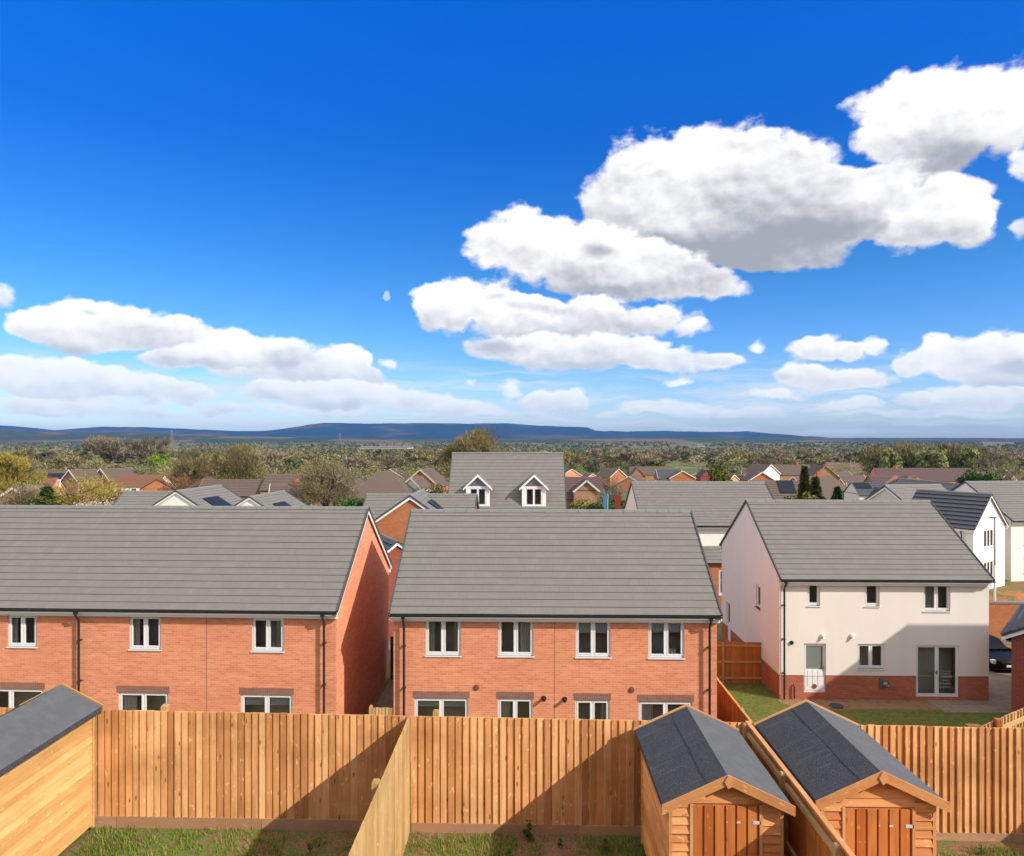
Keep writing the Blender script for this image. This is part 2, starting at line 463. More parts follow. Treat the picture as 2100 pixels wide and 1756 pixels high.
def panel(mb, x0, x1, z0, z1, ops, y=0.0, rev=.09, mi=0, rmi=None):
    rmi = mi if rmi is None else rmi
    o2 = []
    for (a, b, c, d) in ops:
        a2, b2, c2, d2 = max(a, x0), min(b, x1), max(c, z0), min(d, z1)
        if b2 > a2 and d2 > c2: o2.append((a2, b2, c2, d2))
    xs = sorted({x0, x1, *[o[0] for o in o2], *[o[1] for o in o2]})
    zs = sorted({z0, z1, *[o[2] for o in o2], *[o[3] for o in o2]})
    for i in range(len(xs)-1):
        for j in range(len(zs)-1):
            cx, cz = (xs[i]+xs[i+1])/2, (zs[j]+zs[j+1])/2
            if any(a < cx < b and c < cz < d for a, b, c, d in o2): continue
            mb.face([(xs[i],y,zs[j]),(xs[i+1],y,zs[j]),(xs[i+1],y,zs[j+1]),(xs[i],y,zs[j+1])], mi)
    for a, b, c, d in o2:
        e = y + rev
        if a > x0: mb.face([(a,y,c),(a,e,c),(a,e,d),(a,y,d)], rmi)
        if b < x1: mb.face([(b,e,c),(b,y,c),(b,y,d),(b,e,d)], rmi)
        if d < z1: mb.face([(a,y,d),(a,e,d),(b,e,d),(b,y,d)], rmi)
        if c > z0: mb.face([(a,e,c),(a,y,c),(b,y,c),(b,e,c)], rmi)

def window(parent, xf, x0, x1, z0, z1, rev=.09, lights=2, sill=True, kind='window', extra=(), sillmat='white_pvc', fw=.055, framemat='white_pvc', glass='window_glass'):
    mb = MB(xf); yf, yb = rev*.55, rev*.55 + .07
    # outer frame
    mb.box((x0, yf, z0), (x0+fw, yb, z1)); mb.box((x1-fw, yf, z0), (x1, yb, z1))
    mb.box((x0+fw, yf, z1-fw), (x1-fw, yb, z1)); mb.box((x0+fw, yf, z0), (x1-fw, yb, z0+fw+.02))
    xs = [x0+fw + (x1-x0-2*fw)*i/lights for i in range(lights+1)]
    for x in xs[1:-1]: mb.box((x-.03, yf-.002, z0+fw+.02), (x+.03, yb, z1-fw))
    gl = MB(xf)
    for i in range(lights):
        a = xs[i] + (.03 if i else 0); b = xs[i+1] - (.03 if i < lights-1 else 0)
        c, d = z0+fw+.02, z1-fw; s = .045
        y2 = yf - .012
        mb.box((a+.002, y2, c+.002), (a+s, yb-.01, d-.002)); mb.box((b-s, y2, c+.002), (b-.002, yb-.01, d-.002))
        mb.box((a+s, y2, d-s), (b-s, yb-.01, d-.002)); mb.box((a+s, y2, c+.002), (b-s, yb-.01, c+s))
        if kind == 'door_panelled':
            zm = c + (d-c)*.46
            mb.box((a+s, y2, c+s), (b-s, yb-.012, zm)); 
            w = b-a-2*s
            for k in range(3): mb.box((a+s+w*(.10+.30*k), y2-.012, c+s+.14), (a+s+w*(.28+.30*k), y2, zm-.06))
            gl.face([(a+s, yf+.03, zm),(b-s, yf+.03, zm),(b-s, yf+.03, d-s),(a+s, yf+.03, d-s)])
        else:
            gl.face([(a+s, yf+.03, c+s),(b-s, yf+.03, c+s),(b-s, yf+.03, d-s),(a+s, yf+.03, d-s)])
    w = mb.build({'window': 'window', 'door_panelled': 'door', 'french': 'glazed_door'}[kind], framemat, parent)
    gl.build('pane', glass, w)
    if sill:
        s = MB(xf); s.box((x0-.03, -.045, z0-.03), (x1+.03, yb, z0)); s.build('sill', sillmat, w)
    if kind != 'window':
        h = MB(xf)
        xm = (x0+x1)/2 if lights == 2 else x1-fw-.035
        zz = z0 + 1.02
        h.box((xm-.015, yf-.035, zz-.09), (xm+.015, yf-.013, zz+.09)); h.box((xm-.10, yf-.06, zz-.012), (xm+.012, yf-.0355, zz+.012))
        h.build('handle', 'grey_metal', w)
    for e in extra:
        c = MB(xf); y = yb + .05
        if e[0] == 'blind':
            n = 10; zt = z1-fw; zb = zt - (z1-z0)*e[1]
            for k in range(n):
                za, zc = zb + (zt-zb)*k/n, zb + (zt-zb)*(k+1)/n
                c.face([(x0+fw+.02, y-.012, za),(x1-fw-.02, y-.012, za),(x1-fw-.02, y, zc),(x0+fw+.02, y, zc)])
            c.build('blind', 'blind_cloth', w)
        elif e[0] == 'curtain':
            a, b = (x0+fw, x0+fw+(x1-x0)*e[2]) if e[1] == 'l' else (x1-fw-(x1-x0)*e[2], x1-fw)
            n = 16
            for k in range(n):
                u0, u1 = a+(b-a)*k/n, a+(b-a)*(k+1)/n
                y0_, y1_ = y+.03*math.sin(k*1.9), y+.03*math.sin((k+1)*1.9)
                c.face([(u0, y0_, z0+.05),(u1, y1_, z0+.05),(u1, y1_, z1-.05),(u0, y0_, z1-.05)])
            c.build('curtain', 'curtain_cloth', w)
        elif e[0] == 'stuff':
            xa = x0 + (x1-x0)*e[1]
            for k in range(e[3]):
                hh = random.uniform(.06, .22); ww = random.uniform(.03, .06)
                xk = xa + k*.09
                c.tube([(xk, y+.06, z0+.06), (xk, y+.06, z0+.06+hh*.6), (xk, y+.06, z0+.06+hh)], [ww, ww*.8, ww*.35], 8)
            c.build('ornament', e[2], w)
    return w

def slope(mb, x0, x1, ye, ze, yr, zr, gauge=.33, t=.019, mt=0, me=1):
    """one roof slope of tile courses; x along the ridge, from eave (ye,ze) to ridge (yr,zr)"""
    L = math.hypot(yr-ye, zr-ze); n = max(2, round(L/gauge)); dy, dz = (yr-ye)/L, (zr-ze)/L
    ny, nz = (-dz, dy) if dy > 0 else (dz, -dy)
    if nz < 0: ny, nz = -ny, -nz
    flip = dy < 0
    def F(q, mi, uv, rnd):
        if flip: q = q[::-1]; uv = uv[::-1]
        mb.face(q, mi, uv, rnd)
    for i in range(n):
        s0, s1 = L*i/n, L*(i+1)/n
        segs = max(1, int((x1-x0)/2.7))
        for k in range(segs):
            xa, xb = x0+(x1-x0)*k/segs, x0+(x1-x0)*(k+1)/segs
            j0, j1 = [.0035*math.sin(xx*3.1+i*1.7)+.003*math.sin(xx*7.7+i*2.9) for xx in (xa, xb)]
            if segs == 1: j0 = j1 = 0
            a0 = (xa, ye+dy*s0+ny*(t+j0), ze+dz*s0+nz*(t+j0)); b0 = (xb, ye+dy*s0+ny*(t+j1), ze+dz*s0+nz*(t+j1))
            a1 = (xa, ye+dy*s1+ny*.002, ze+dz*s1+nz*.002); b1 = (xb, ye+dy*s1+ny*.002, ze+dz*s1+nz*.002)
            r = random.random()
            F([a0, b0, b1, a1], mt, [(xa, i*.15), (xb, i*.15), (xb, i*.15+.15), (xa, i*.15+.15)], r)
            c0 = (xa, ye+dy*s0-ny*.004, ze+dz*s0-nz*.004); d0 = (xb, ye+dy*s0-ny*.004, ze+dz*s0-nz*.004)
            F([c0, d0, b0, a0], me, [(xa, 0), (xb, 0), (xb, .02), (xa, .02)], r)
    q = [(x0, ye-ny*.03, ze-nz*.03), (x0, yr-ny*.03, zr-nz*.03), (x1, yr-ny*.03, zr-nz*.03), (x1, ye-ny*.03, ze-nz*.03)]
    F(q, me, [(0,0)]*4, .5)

def block(root, x0, x1, y0, y1, zg, ze, zr, wall, roof='grey_tile', xf=None, ops_f=(), ops_l=(), ops_r=(), ops_b=(), ov=.30, vo=.05,
          plinth=None, rev=.09, barge=None, gutter=True, gauge=.33, ridge=True, floors=True, soffit='white_pvc', verge='verge_grey', wallname='wall', fasc=.27, dz=0.0, thick=True):
    """gable block: ridge along local x. front is y0."""
    xf = xf or Matrix()
    ym = (y0+y1)/2; W, D = x1-x0, y1-y0
    mb = MB(xf)
    tan = (zr-ze)/(ym-(y0-ov))
    zw = ze + tan*ov                      # roof plane height over the outer face of the wall
    mats = [wall, 'interior_plaster']
    if plinth: mats.append(plinth[1])
    sides = [((x0,y0,0), 0, W, [(a-x0, b-x0, c, d) for a, b, c, d in ops_f]), ((x1,y0,0), R(90), D, ops_r), ((x1,y1,0), R(180), W, ops_b), ((x0,y1,0), R(-90), D, ops_l)]
    for k, (o, rz, Wd, ops) in enumerate(sides):
        sub = MB(facade(Vector(o), rz))
        gab = k in (1, 3)
        if plinth:
            panel(sub, 0, Wd, zg, plinth[0], ops, .02, rev-.02, 2)
            panel(sub, 0, Wd, plinth[0], zw-.03, ops, 0, rev)
            sub.face([(0,.02,plinth[0]),(Wd,.02,plinth[0]),(Wd,0,plinth[0]),(0,0,plinth[0])], 0)
        else:
            panel(sub, 0, Wd, zg, zw-.03, ops, 0, rev)
        if gab:
            sub.face([(0,0,zw-.03),(Wd,0,zw-.03),(Wd/2,0,zr-.05)], 0)
        for q, mi, uv in zip(sub.v and [[Vector(sub.v[i]) for i in f] for f in sub.f], sub.m, sub.uv):
            mb.face(q, mi, uv)
    if floors:
        i = .13
        for z in ((zg+.12), (zg+ze-dz)/2 if False else zg+2.55, zw-.12):
            mb.face([(x0+i,y0+i,z),(x1-i,y0+i,z),(x1-i,y1-i,z),(x0+i,y1-i,z)], 1)
        for yq in (y0+.9, y1-.9): mb.face([(x0+i,yq,zg),(x1-i,yq,zg),(x1-i,yq,zw-.12),(x0+i,yq,zw-.12)], 1)  # partitions added close behind the windows to catch sun and brighten the panes
    w = mb.build(wallname, mats, root)
    rf = MB(xf)
    tt = .075 if roof == 'slate_tile' else .019
    slope(rf, x0-vo, x1+vo, y0-ov, ze, ym, zr, gauge, tt); slope(rf, x0-vo, x1+vo, y1+ov, ze, ym, zr, gauge, tt)
    ro = rf.build('roof', [roof, 'tile_edge_shade'], root)
    # verge caps, ridge tiles, fascia/soffit, gutter
    for xx in (x0-vo, x1+vo):
        vg = MB(xf)
        for ya, yb in ((y0-ov, ym), (y1+ov, ym)):
            vg.beam((xx, ya, ze+.0), (xx, yb, zr+.0), .05, .10)
        vg.build('verge', verge, ro)
    if ridge:
        rd = MB(xf); n = max(1, round((W+2*vo)/.45))
        for k in range(n):
            a, b = x0-vo+(W+2*vo)*k/n, x0-vo+(W+2*vo)*(k+1)/n-.012
            jz = random.uniform(-.004, .004)
            rd.prism([(ym-.13, zr-.055+jz), (ym-.08, zr+.03+jz), (ym, zr+.062+jz), (ym+.08, zr+.03+jz), (ym+.13, zr-.055+jz)], 'x', a, b, 0, random.random())
        rd.build('ridge', 'ridge_grey', ro)
    for ya, yb, s in ((y0-ov+.11, y0, -1), (y1, y1+ov-.11, 1)):
        sf = MB(xf)
        sf.box((x0-vo+.03, ya, ze-fasc), (x1+vo-.03, yb-.003*(s<0)+.003*(s>0)*0, ze-fasc+.02))
        if s < 0: sf.box((x0-vo+.03, ya, ze-fasc+.02), (x1+vo-.03, ya+.02, ze-.012))
        else: sf.box((x0-vo+.03, yb-.02, ze-fasc+.02), (x1+vo-.03, yb, ze-.012))
        sf.build('fascia', soffit, ro)
    if gutter:
        g = MB(xf); yg = y0-ov-.045
        pr = [(yg+.055*math.cos(a), ze-.03+.06*math.sin(a)) for a in [math.pi+math.pi*k/8 for k in range(9)]]
        g.prism(pr + [(yg+.045, ze-.03), (yg-.045, ze-.03)], 'x', x0-vo, x1+vo)
        g.build('gutter', 'black_pvc', ro)
    if barge:
        for xx, s in ((x0-vo, 1), (x1+vo, -1)):
            bb = MB(xf)
            xa, xb = (xx+.005, xx+.03) if s > 0 else (xx-.03, xx-.005)
            for ya, yb in ((y0-ov, ym), (y1+ov, ym)):
                bb.hexa([(xa, ya, ze-.20), (xb, ya, ze-.20), (xb, yb, zr-.22), (xa, yb, zr-.22), (xa, ya, ze-.035), (xb, ya, ze-.035), (xb, yb, zr-.035), (xa, yb, zr-.035)])
            bb.build('bargeboard', barge, ro)
    return w, ro

def downpipe(root, x, y0, ze, zg, ov=.30, mat='black_pvc', xf=None):
    mb = MB(xf); yg = y0-ov-.045; yw = y0-.15
    mb.box((x-.06, yg-.045, ze-.16), (x+.06, yg+.045, ze-.085))
    mb.tube([(x, yg, ze-.16), (x, yg, ze-.22), (x, yw, ze-.40), (x, yw, zg+.05)], .042, 8)
    for k in range(3):
        z = zg + (ze-zg)*(.22+.28*k); mb.tube([(x, yw, z-.03), (x, yw, z+.03)], .052, 8); mb.box((x-.05, yw+.03, z-.015), (x+.05, y0-.002, z+.015))
    return mb.build('downpipe', mat, root)

def small_disc(root, name, x, y0, z, r, mat, proud=.03):
    mb = MB(); mb.tube([(x, y0-.002, z), (x, y0-proud, z)], [r, r*.92], 16)
    mb.tube([(x, y0-proud-.001, z), (x, y0-proud-.012, z)], [r*.6, r*.55], 12)
    return mb.build(name, mat, root)

# ------------------------------------------------------------------ the three near houses
def wops(lst, Y, X0):
    """openings measured in the photo: (px left, px right, py top, py bottom or None, bottom z)"""
    out = []
    for a, b, t, bt, zb in lst:
        x0, x1 = XA(a, Y)-X0, XA(b, Y)-X0
        z1 = ZA((a+b)/2, t, Y); z0 = ZA((a+b)/2, bt, Y) if bt else zb
        out.append((x0, x1, z0, z1))
    return out

def lintel(root, op, h=.23, xf=None):
    mb = MB(xf); n = max(3, round((op[1]-op[0]+.12)/.075)); x0 = op[0]-.06; x1 = op[1]+.06
    for k in range(n):
        a, b = x0+(x1-x0)*k/n, x0+(x1-x0)*(k+1)/n-.008
        mb.box((a, -.004-random.uniform(0, .002), op[3]), (b, .05, op[3]+h), 0, random.random())
    mb.build('lintel', 'lintel_brick', root)

# red brick pair in the middle
YC = 23.85
XC = XA(807, YC); WC = XA(1470, YC) - XC
pair = thing('brick_house', 'red brick pair of houses with grey tiled roof and four upper windows in a row', 'house', (XC, YC, 0))
upC = wops([(873,945,1269,1345,0),(1022,1094,1270,1346,0),(1181,1252,1272,1348,0),(1330,1403,1273,1350,0)], YC, XC)
loC = wops([(850,960,1432,None,.15),(1021,1092,1433,None,1.05),(1180,1250,1436,None,1.05),(1310,1420,1439,None,.15)], YC, XC)
block(pair, 0, WC, 0, 8.4, 0, 5.05, 8.04, 'red_brick', ops_f=upC+loC, ov=.28, vo=.10, barge='white_pvc')
ex = [(('curtain','l',.2),('curtain','r',.16)), (('curtain','r',.34),), (('blind',.34),('stuff',.14,'cyan_paint',2)), (('blind',.30),('stuff',.55,'white_paint',4))]
for o, e in zip(upC, ex): window(pair, None, *o, extra=e)
exl = [(('blind',.14),), (('curtain','l',.30),), (('curtain','r',.2),('stuff',.2,'white_paint',2)), (('curtain','l',.25),)]
for i, (o, e) in enumerate(zip(loC, exl)):
    window(pair, None, *o, extra=e, kind='french' if i in (0, 3) else 'window', sill=i in (1, 2)); lintel(pair, o)
for p in (830, 1453): downpipe(pair, XA(p, YC)-XC, 0, 5.05, 0, .28)
mj = MB(); xj = XA(1137, YC)-XC; mj.box((xj-.008, -.006, 0), (xj+.008, .004, 4.86)); mj.build('movement_joint', 'lintel_brick', pair)
for p, q in ((977,1410),(1295,1415)): small_disc(pair, 'wall_vent', XA(p, YC)-XC, 0, ZA(p, q, YC), .10, 'terracotta')
for p, q in ((1115,1432),(1158,1434)):
    mb = MB(); x, z = XA(p, YC)-XC, ZA(p, q, YC)
    mb.tube([(x,-.002,z),(x,-.03,z)], .085, 14); mb.tube([(x,-.03,z),(x,-.17,z)], .05, 14); mb.tube([(x,-.17,z),(x,-.20,z)], [.062,.05], 14)
    mb.build('boiler_flue', 'black_pvc', pair)

# long red brick terrace on the left
YL = 24.1
XL = XA(690, YL)
terr = thing('brick_terrace', 'long red brick terrace running out of the left edge, its tall gable beside the alley', 'house', (XL, YL, 0), R(-1.2))
upL = wops([(5,66,1265,1331,0),(260,326,1266,1335,0),(515,581,1268,1337,0)], YL, XL)
loL = wops([(-60,80,1418,None,.15),(237,341,1424,None,.15),(492,599,1426,None,.15)], YL, XL)
xtra = [(-14.6, -13.5, 3.6, 4.88), (-17.9, -16.8, 3.6, 4.88)]
block(terr, -20.5, 0, 0, 8.2, 0, 5.05, 8.12, 'red_brick', ops_f=upL+loL+xtra, ov=.28, vo=.10, barge='white_pvc')
for o, e in zip(upL, [(('curtain','l',.2),('stuff',.35,'white_paint',1)), (('curtain','l',.22),('stuff',.38,'white_paint',1)), (('curtain','r',.22),('stuff',.6,'curtain_cloth',2),)]): window(terr, None, *o, extra=e)
for o in xtra: window(terr, None, *o)
for o, e in zip(loL, [(('curtain','l',.25),), (('curtain','l',.30),('curtain','r',.12)), (('blind',.18),)]):
    window(terr, None, *o, extra=e, kind='french', sill=False); lintel(terr, o)
for p in (160, 667): downpipe(terr, XA(p, YL)-XL, 0, 5.05, 0, .28)
for p in (421,):
    mj = MB(); xj = XA(p, YL)-XL; mj.box((xj-.008, -.006, 0), (xj+.008, .004, 4.86)); mj.build('movement_joint', 'lintel_brick', terr)

# cream rendered detached house on the right
YW = 29.95
XW = XA(1598, YW); WW = XA(2028, YW) - XW
cream = thing('rendered_house', 'cream rendered detached house with brick plinth, white back door and glazed double doors', 'house', (XW, YW, 0))
upW = wops([(1656,1682,1196,1243,0),(1774,1804,1196,1244,0),(1894,1949,1198,1254,0)], YW, XW)
loW = wops([(1649,1694,1320,1421,0),(1759,1814,1321,1372,0),(1879,1967,1324,1430,0)], YW, XW)
sideW = [(8.8-3.05, 8.8-2.4, 3.15, 4.2), (8.8-7.9, 8.8-7.2, .25, 2.3)]   # measured along the left gable (from the back corner)
block(cream, 0, WW, 0, 8.8, 0, 5.05, 7.90, 'cream_render', ops_f=upW+loW, ops_l=sideW, ov=.30, vo=.035, plinth=(1.0, 'plinth_brick'), rev=.14)
for i, o in enumerate(upW): window(cream, None, *o, rev=.14, lights=1 if i < 2 else 2, extra=(('stuff',.2,'white_paint',3),) if i == 2 else ())
window(cream, None, *loW[0], rev=.14, lights=1, kind='door_panelled', sill=False, glass='obscured_glass')
window(cream, None, *loW[1], rev=.14, extra=(('stuff',.2,'white_paint',1),))
fd = window(cream, None, *loW[2], rev=.14, kind='french', sill=False)
xfl = facade(Vector((0, 8.8, 0)), R(-90))
window(cream, xfl, *sideW[0], rev=.14, lights=1, sillmat='dark_brick'); window(cream, xfl, *sideW[1], rev=.14, lights=1, kind='door_panelled', sill=False)
downpipe(cream, .16, 0, 5.05, 0)
# soil pipe and flues
for p, q in ((1687,1304),(1747,1304)):
    mb = MB(); x, z = XA(p, YW)-XW, ZA(p, q, YW)
    mb.tube([(x,-.001,z),(x,-.03,z),(x,-.09,z-.02)], [.10,.10,.06], 14); mb.tube([(x,-.09,z-.01),(x,-.10,z-.10)], [.035,.055], 10); mb.build('wall_lamp', 'white_pvc', cream)
small_disc(cream, 'wall_vent', XA(1623, YW)-XW, 0, ZA(1623, 1318, YW), .085, 'black_pvc', .06)
mb = MB(); x, z = XA(1812, YW)-XW, ZA(1812, 1402, YW)
mb.box((x-.17,-.06,z-.16),(x+.02,.015,z+.19)); mb.tube([(x+.02,-.06,z),(x+.08,-.16,z-.03)], [.13,.10], 12); mb.tube([(x+.083,-.165,z-.033),(x+.12,-.20,z-.05)], [.05,.06], 12)
mb.build('boiler_flue', 'grey_metal', cream)
mb = MB(); x = XA(1617, YW)-XW+.22; mb.tube([(x,-.06,.05),(x,-.06,.55),(x,-.02,.62)], .03, 8); mb.build('drain_pipe', 'black_pvc', cream)
mb = MB(); mb.tube([(.02,-.07,.2),(.02,-.07,4.85)], .032, 8); mb.build('soil_pipe', 'white_pvc', cream)
# dark ornament over the cat flap of the door
mb = MB(); xd = (loW[0][0]+loW[0][1])/2; mb.tube([(xd,.048,.52),(xd,.036,.52)], [.11,.10], 6); mb.build('cat_flap', 'terracotta', cream)
# white bars standing in for the sticker lettering on the right glazed door
mb = MB(); xg = loW[2][0] + (loW[2][1]-loW[2][0])*.60; wg = .50
for k, (z, h) in enumerate(((.42,.05),(.56,.06),(.70,.05),(.84,.09),(.99,.05),(1.10,.04))): mb.box((xg+(.12 if k in (2,3) else 0), .26, z), (xg+wg+random.uniform(-.05,.05), .33, z+h))
mb.build('sticker_lettering', 'white_paint', fd)

# ------------------------------------------------------------------ houses of the row behind
def win_simple(root, xf, x0, x1, z0, z1, lights=2, sillmat='white_pvc'):
    return window(root, xf, x0, x1, z0, z1, rev=.08, lights=lights, sillmat=sillmat)

# tall house with two dormers
YD = 54.0
h4 = thing('dormer_house', 'tall house with steep grey roof carrying two white gabled dormers', 'house', (-6.25, YD, -.6))
block(h4, .15, 9.15, 0, 8.4, 0, 5.6, 10.3, 'red_brick', ov=.3, vo=.08, gauge=.36)
def dormer(px):
    Yf = YD + .35
    x = XA(px, Yf) + 6.25; z0 = 6.20; w = .92
    mb = MB(); y = .35
    panel(mb, x-w, x+w, z0, z0+1.62, [(x-.64, x+.64, z0+.12, z0+1.50)], y, .06)
    mb.face([(x-w, y, z0+1.62), (x+w, y, z0+1.62), (x, y, z0+2.45)], 1)
    for s in (-1, 1): mb.face([(x+s*w, y, z0), (x+s*w, y+3, z0), (x+s*w, y+3, z0+1.62), (x+s*w, y, z0+1.62)], 1)
    d = mb.build('dormer', ['white_render', 'grey_metal'], h4)
    window(d, facade(Vector((0, y, 0)), 0), x-.64, x+.64, z0+.12, z0+1.50, rev=.05)
    rf = MB(facade(Vector((x, y, 0)), R(90)))
    slope(rf, -.18, 3.2, w+.2, z0+1.48, 0, z0+2.52, .34); slope(rf, -.18, 3.2, -w-.2, z0+1.48, 0, z0+2.52, .34)
    rf.build('roof', ['grey_tile', 'tile_edge_shade'], d)
    bb = MB()
    for s in (-1, 1):
        bb.hexa([(x+s*(w+.2), y-.20, z0+1.30), (x+s*(w+.2), y-.15, z0+1.30), (x, y-.15, z0+2.34), (x, y-.20, z0+2.34),
                 (x+s*(w+.2), y-.20, z0+1.47), (x+s*(w+.2), y-.15, z0+1.47), (x, y-.15, z0+2.54), (x, y-.20, z0+2.54)])
    bb.build('bargeboard', 'white_pvc', d)
dormer(980); dormer(1095)

def gable_wing(root, cx, yf, half, length, zg, ze, zr, wall, roof, ops=(), barge='white_pvc', ov=.25, wins=True, rz=0.0, name='wall', verge='verge_grey', gauge=.34):
    """wing whose gable faces the viewer; ridge runs away from the viewer"""
    xf = Matrix.Translation((cx, yf, 0)) @ Matrix.Rotation(rz, 4, 'Z') @ Matrix.Rotation(R(90), 4, 'Z')
    # in this frame x runs away from the viewer, y to the left
    block(root, 0, length, -half, half, zg, ze, zr, wall, roof, xf=xf, ops_l=[(half*2-b, half*2-a, c, d) for a, b, c, d in ops] if False else ops, ov=ov, vo=.12, barge=barge, gutter=True, wallname=name, verge=verge, gauge=gauge)
    if wins:
        # the left gable of the block (x = 0) faces the viewer
        xw = xf @ facade(Vector((0, half, 0)), R(-90))
        for o in ops: win_simple(root, xw, *o)
    return xf

def rooflight(root, xf, x, half, ze, zr, ov, side, w=1.0, s0=.35, s1=.68, mat='solar_cell'):
    """dark roof light or panel lying on a slope of a block; x along its ridge"""
    mb = MB(xf); yE = (half+ov)*side
    def P(xx, s, l): 
        y = yE*(1-s); z = ze+(zr-ze)*s; n = Vector((0, (zr-ze)*side, half+ov)).normalized()
        return Vector((xx, y, z)) + n*l
    mb.hexa([P(x,s0,.0),P(x+w,s0,.0),P(x+w,s1,.0),P(x,s1,.0),P(x,s0,.09),P(x+w,s0,.09),P(x+w,s1,.09),P(x,s1,.09)])
    mb.build('roof_panel', mat, root)

# brick house with cross gable, seen through the gap over the alley
h5 = thing('gabled_house', 'orange brick gabled house with dark roof panel, between the two near brick houses', 'house', (0, 0, -.4))
xg5 = XA(841, 42)
xf = gable_wing(h5, xg5, 42, 2.55, 5.2, 0, 5.95, 7.9, 'orange_brick', 'grey_tile', ops=())
rooflight(h5, xf, 1.6, 2.55, 5.95, 7.9, .25, -1, 1.7, .18, .72, 'solar_cell')
block(h5, xg5-3.4, xg5+3.6, 43.2, 48.8, 0, 5.6, 7.66, 'orange_brick', ov=.25, vo=.1, gauge=.34, wallname='wing')
gable_wing(h5, XA(812, 38), 38.2, 1.15, 3.4, 0, 4.7, 5.75, 'dark_brick', 'slate_tile', wins=False, rz=R(28), name='porch')
# row house with grey roof and white walls behind the alley on the right
h6 = thing('rendered_house', 'long grey roof over white rendered walls, behind the gap between brick pair and cream house', 'house', (0, 0, -.1))
YB = 46.4; x6 = XA(1296, 50.6); w6 = XA(1566, 50.6) - x6
block(h6, x6, x6+w6, YB, YB+8.2, 0, 5.35, 7.9, 'white_render', ov=.3, vo=.06, gauge=.31)
mb = MB()
slope(mb, x6+1.5, x6+w6-2.2, YB-1.5, 3.15, YB+.0, 4.0, .33)
pr = mb.build('porch_roof', ['grey_tile', 'tile_edge_shade'], h6)
mb = MB(); xp = XA(1478, YB-1.3)
panel(mb, x6+1.6, x6+w6-2.3, 0, 3.1, [(xp-.1, xp+.9, 1.1, 2.7)], YB-1.25, .08); mb.face([(x6+w6-2.3, YB-1.25, 0),(x6+w6-2.3, YB, 0),(x6+w6-2.3, YB, 3.6),(x6+w6-2.3, YB-1.25, 3.1)])
mb.build('porch', 'orange_brick', h6)
win_simple(h6, facade(Vector((0, YB-1.25, 0)), 0), xp-.1, xp+.9, 1.1, 2.7)

# two look-alike houses with white gables beyond the long terrace
def white_gable(px, Y, zr, label, side_wing=True):
    h = thing('gabled_house', label, 'house', (0, 0, -1.0), 0, 'houses with small white gables and roof panels beyond the terrace')
    cx = XA(px, Y); rz = R(-5)
    xf = gable_wing(h, cx, Y, 3.9, 6.6, 0, zr-2.55+1, zr+1, 'white_render', 'grey_tile', rz=rz, wins=False, ov=.3)
    rooflight(h, xf, 1.5, 3.9, zr-2.55+1, zr+1, .3, -1, 2.3, .28, .70)
    if side_wing: block(h, cx-6.3, cx-2.0, Y+1.2, Y+6.4, 0, zr-2.3+1, zr-.35+1, 'white_render', ov=.25, vo=.1, gauge=.36, wallname='wing')
    return h
white_gable(362, 55, 6.80, 'grey roofed house with white gable, larger of the two beyond the terrace ridge')
white_gable(512, 58.5, 6.05, 'grey roofed house with white gable, smaller of the two beyond the terrace ridge', False)

# far right group
h7 = thing('gabled_house', 'narrow white gable house with dark ribbed slate roof behind the cream house', 'house')
def camxy(px, d):
    x = (px-1050)/FOC*d
    return Vector((x*math.cos(YAW)-d*math.sin(YAW), x*math.sin(YAW)+d*math.cos(YAW), 0))
c7 = camxy(1996, 50); rz7 = R(33)+YAW
g7 = Matrix.Translation(c7) @ Matrix.Rotation(rz7, 4, 'Z')
xf7 = g7 @ Matrix.Translation((2.4, 0, 0)) @ Matrix.Rotation(R(90), 4, 'Z')
op7 = [(1.55, 3.05, 3.0, 4.35), (1.55, 3.05, .7, 2.05)]
block(h7, 0, 4.9, -2.4, 2.4, -.3, 4.48, 6.88, 'white_render', 'slate_tile', xf=xf7, ops_l=op7, ov=.22, vo=.16, barge='white_pvc', gauge=.40)
for o in op7: window(h7, xf7 @ facade(Vector((0, 2.4, 0)), R(-90)), *o, rev=.07, lights=3, sillmat='pale_render')
downpipe(h7, .9, -2.4, 4.4, 0, .22, xf=xf7 @ Matrix.Translation((0, 0, 0)) @ Matrix.Rotation(R(180), 4, 'Z') @ Matrix.Translation((-1.6, 0, 0)))
h8 = thing('rendered_house', 'cream house at the right edge with grey roof, seen past the street lamp', 'house', (0, 0, 0))
x8 = XA(2081, 54.5)
f8 = [(1.0, 2.1, 2.75, 4.1), (4.6, 5.8, 2.75, 4.1), (1.0, 2.3, .6, 2.0), (4.6, 5.8, .6, 2.0)]
block(h8, 0, 11, 0, 9.6, -.4, 4.62, 7.30, 'white_render', xf=facade(Vector((x8, 54.9, 0)), R(6)), ops_f=f8, ov=.28, vo=.08)
for o in f8: window(h8, facade(Vector((x8, 54.9, 0)), R(6)), *o, rev=.07, lights=3, sillmat='pale_render')
h8b = thing('gabled_house', 'house showing only a small cream gable above the slate roof at far right', 'house')
gable_wing(h8b, XA(1965, 62), 62, 2.6, 8, -1, 4.7, 6.98, 'cream_render', 'grey_tile', wins=False, rz=R(6))
h9 = thing('gabled_house', 'grey roofed house with dull cream gable peeping over the cream house ridge', 'house')
x9 = XA(1817, 60)
gable_wing(h9, x9, 60, 2.1, 6.2, -.8, 5.4, 6.90, 'pale_render', 'grey_tile', wins=False, rz=R(-68))
block(h9, x9+2.2, XA(1915, 64), 61.4, 67.4, -.8, 4.7, 6.72, 'pale_render', ov=.25, vo=.1, gauge=.36, wallname='wing')

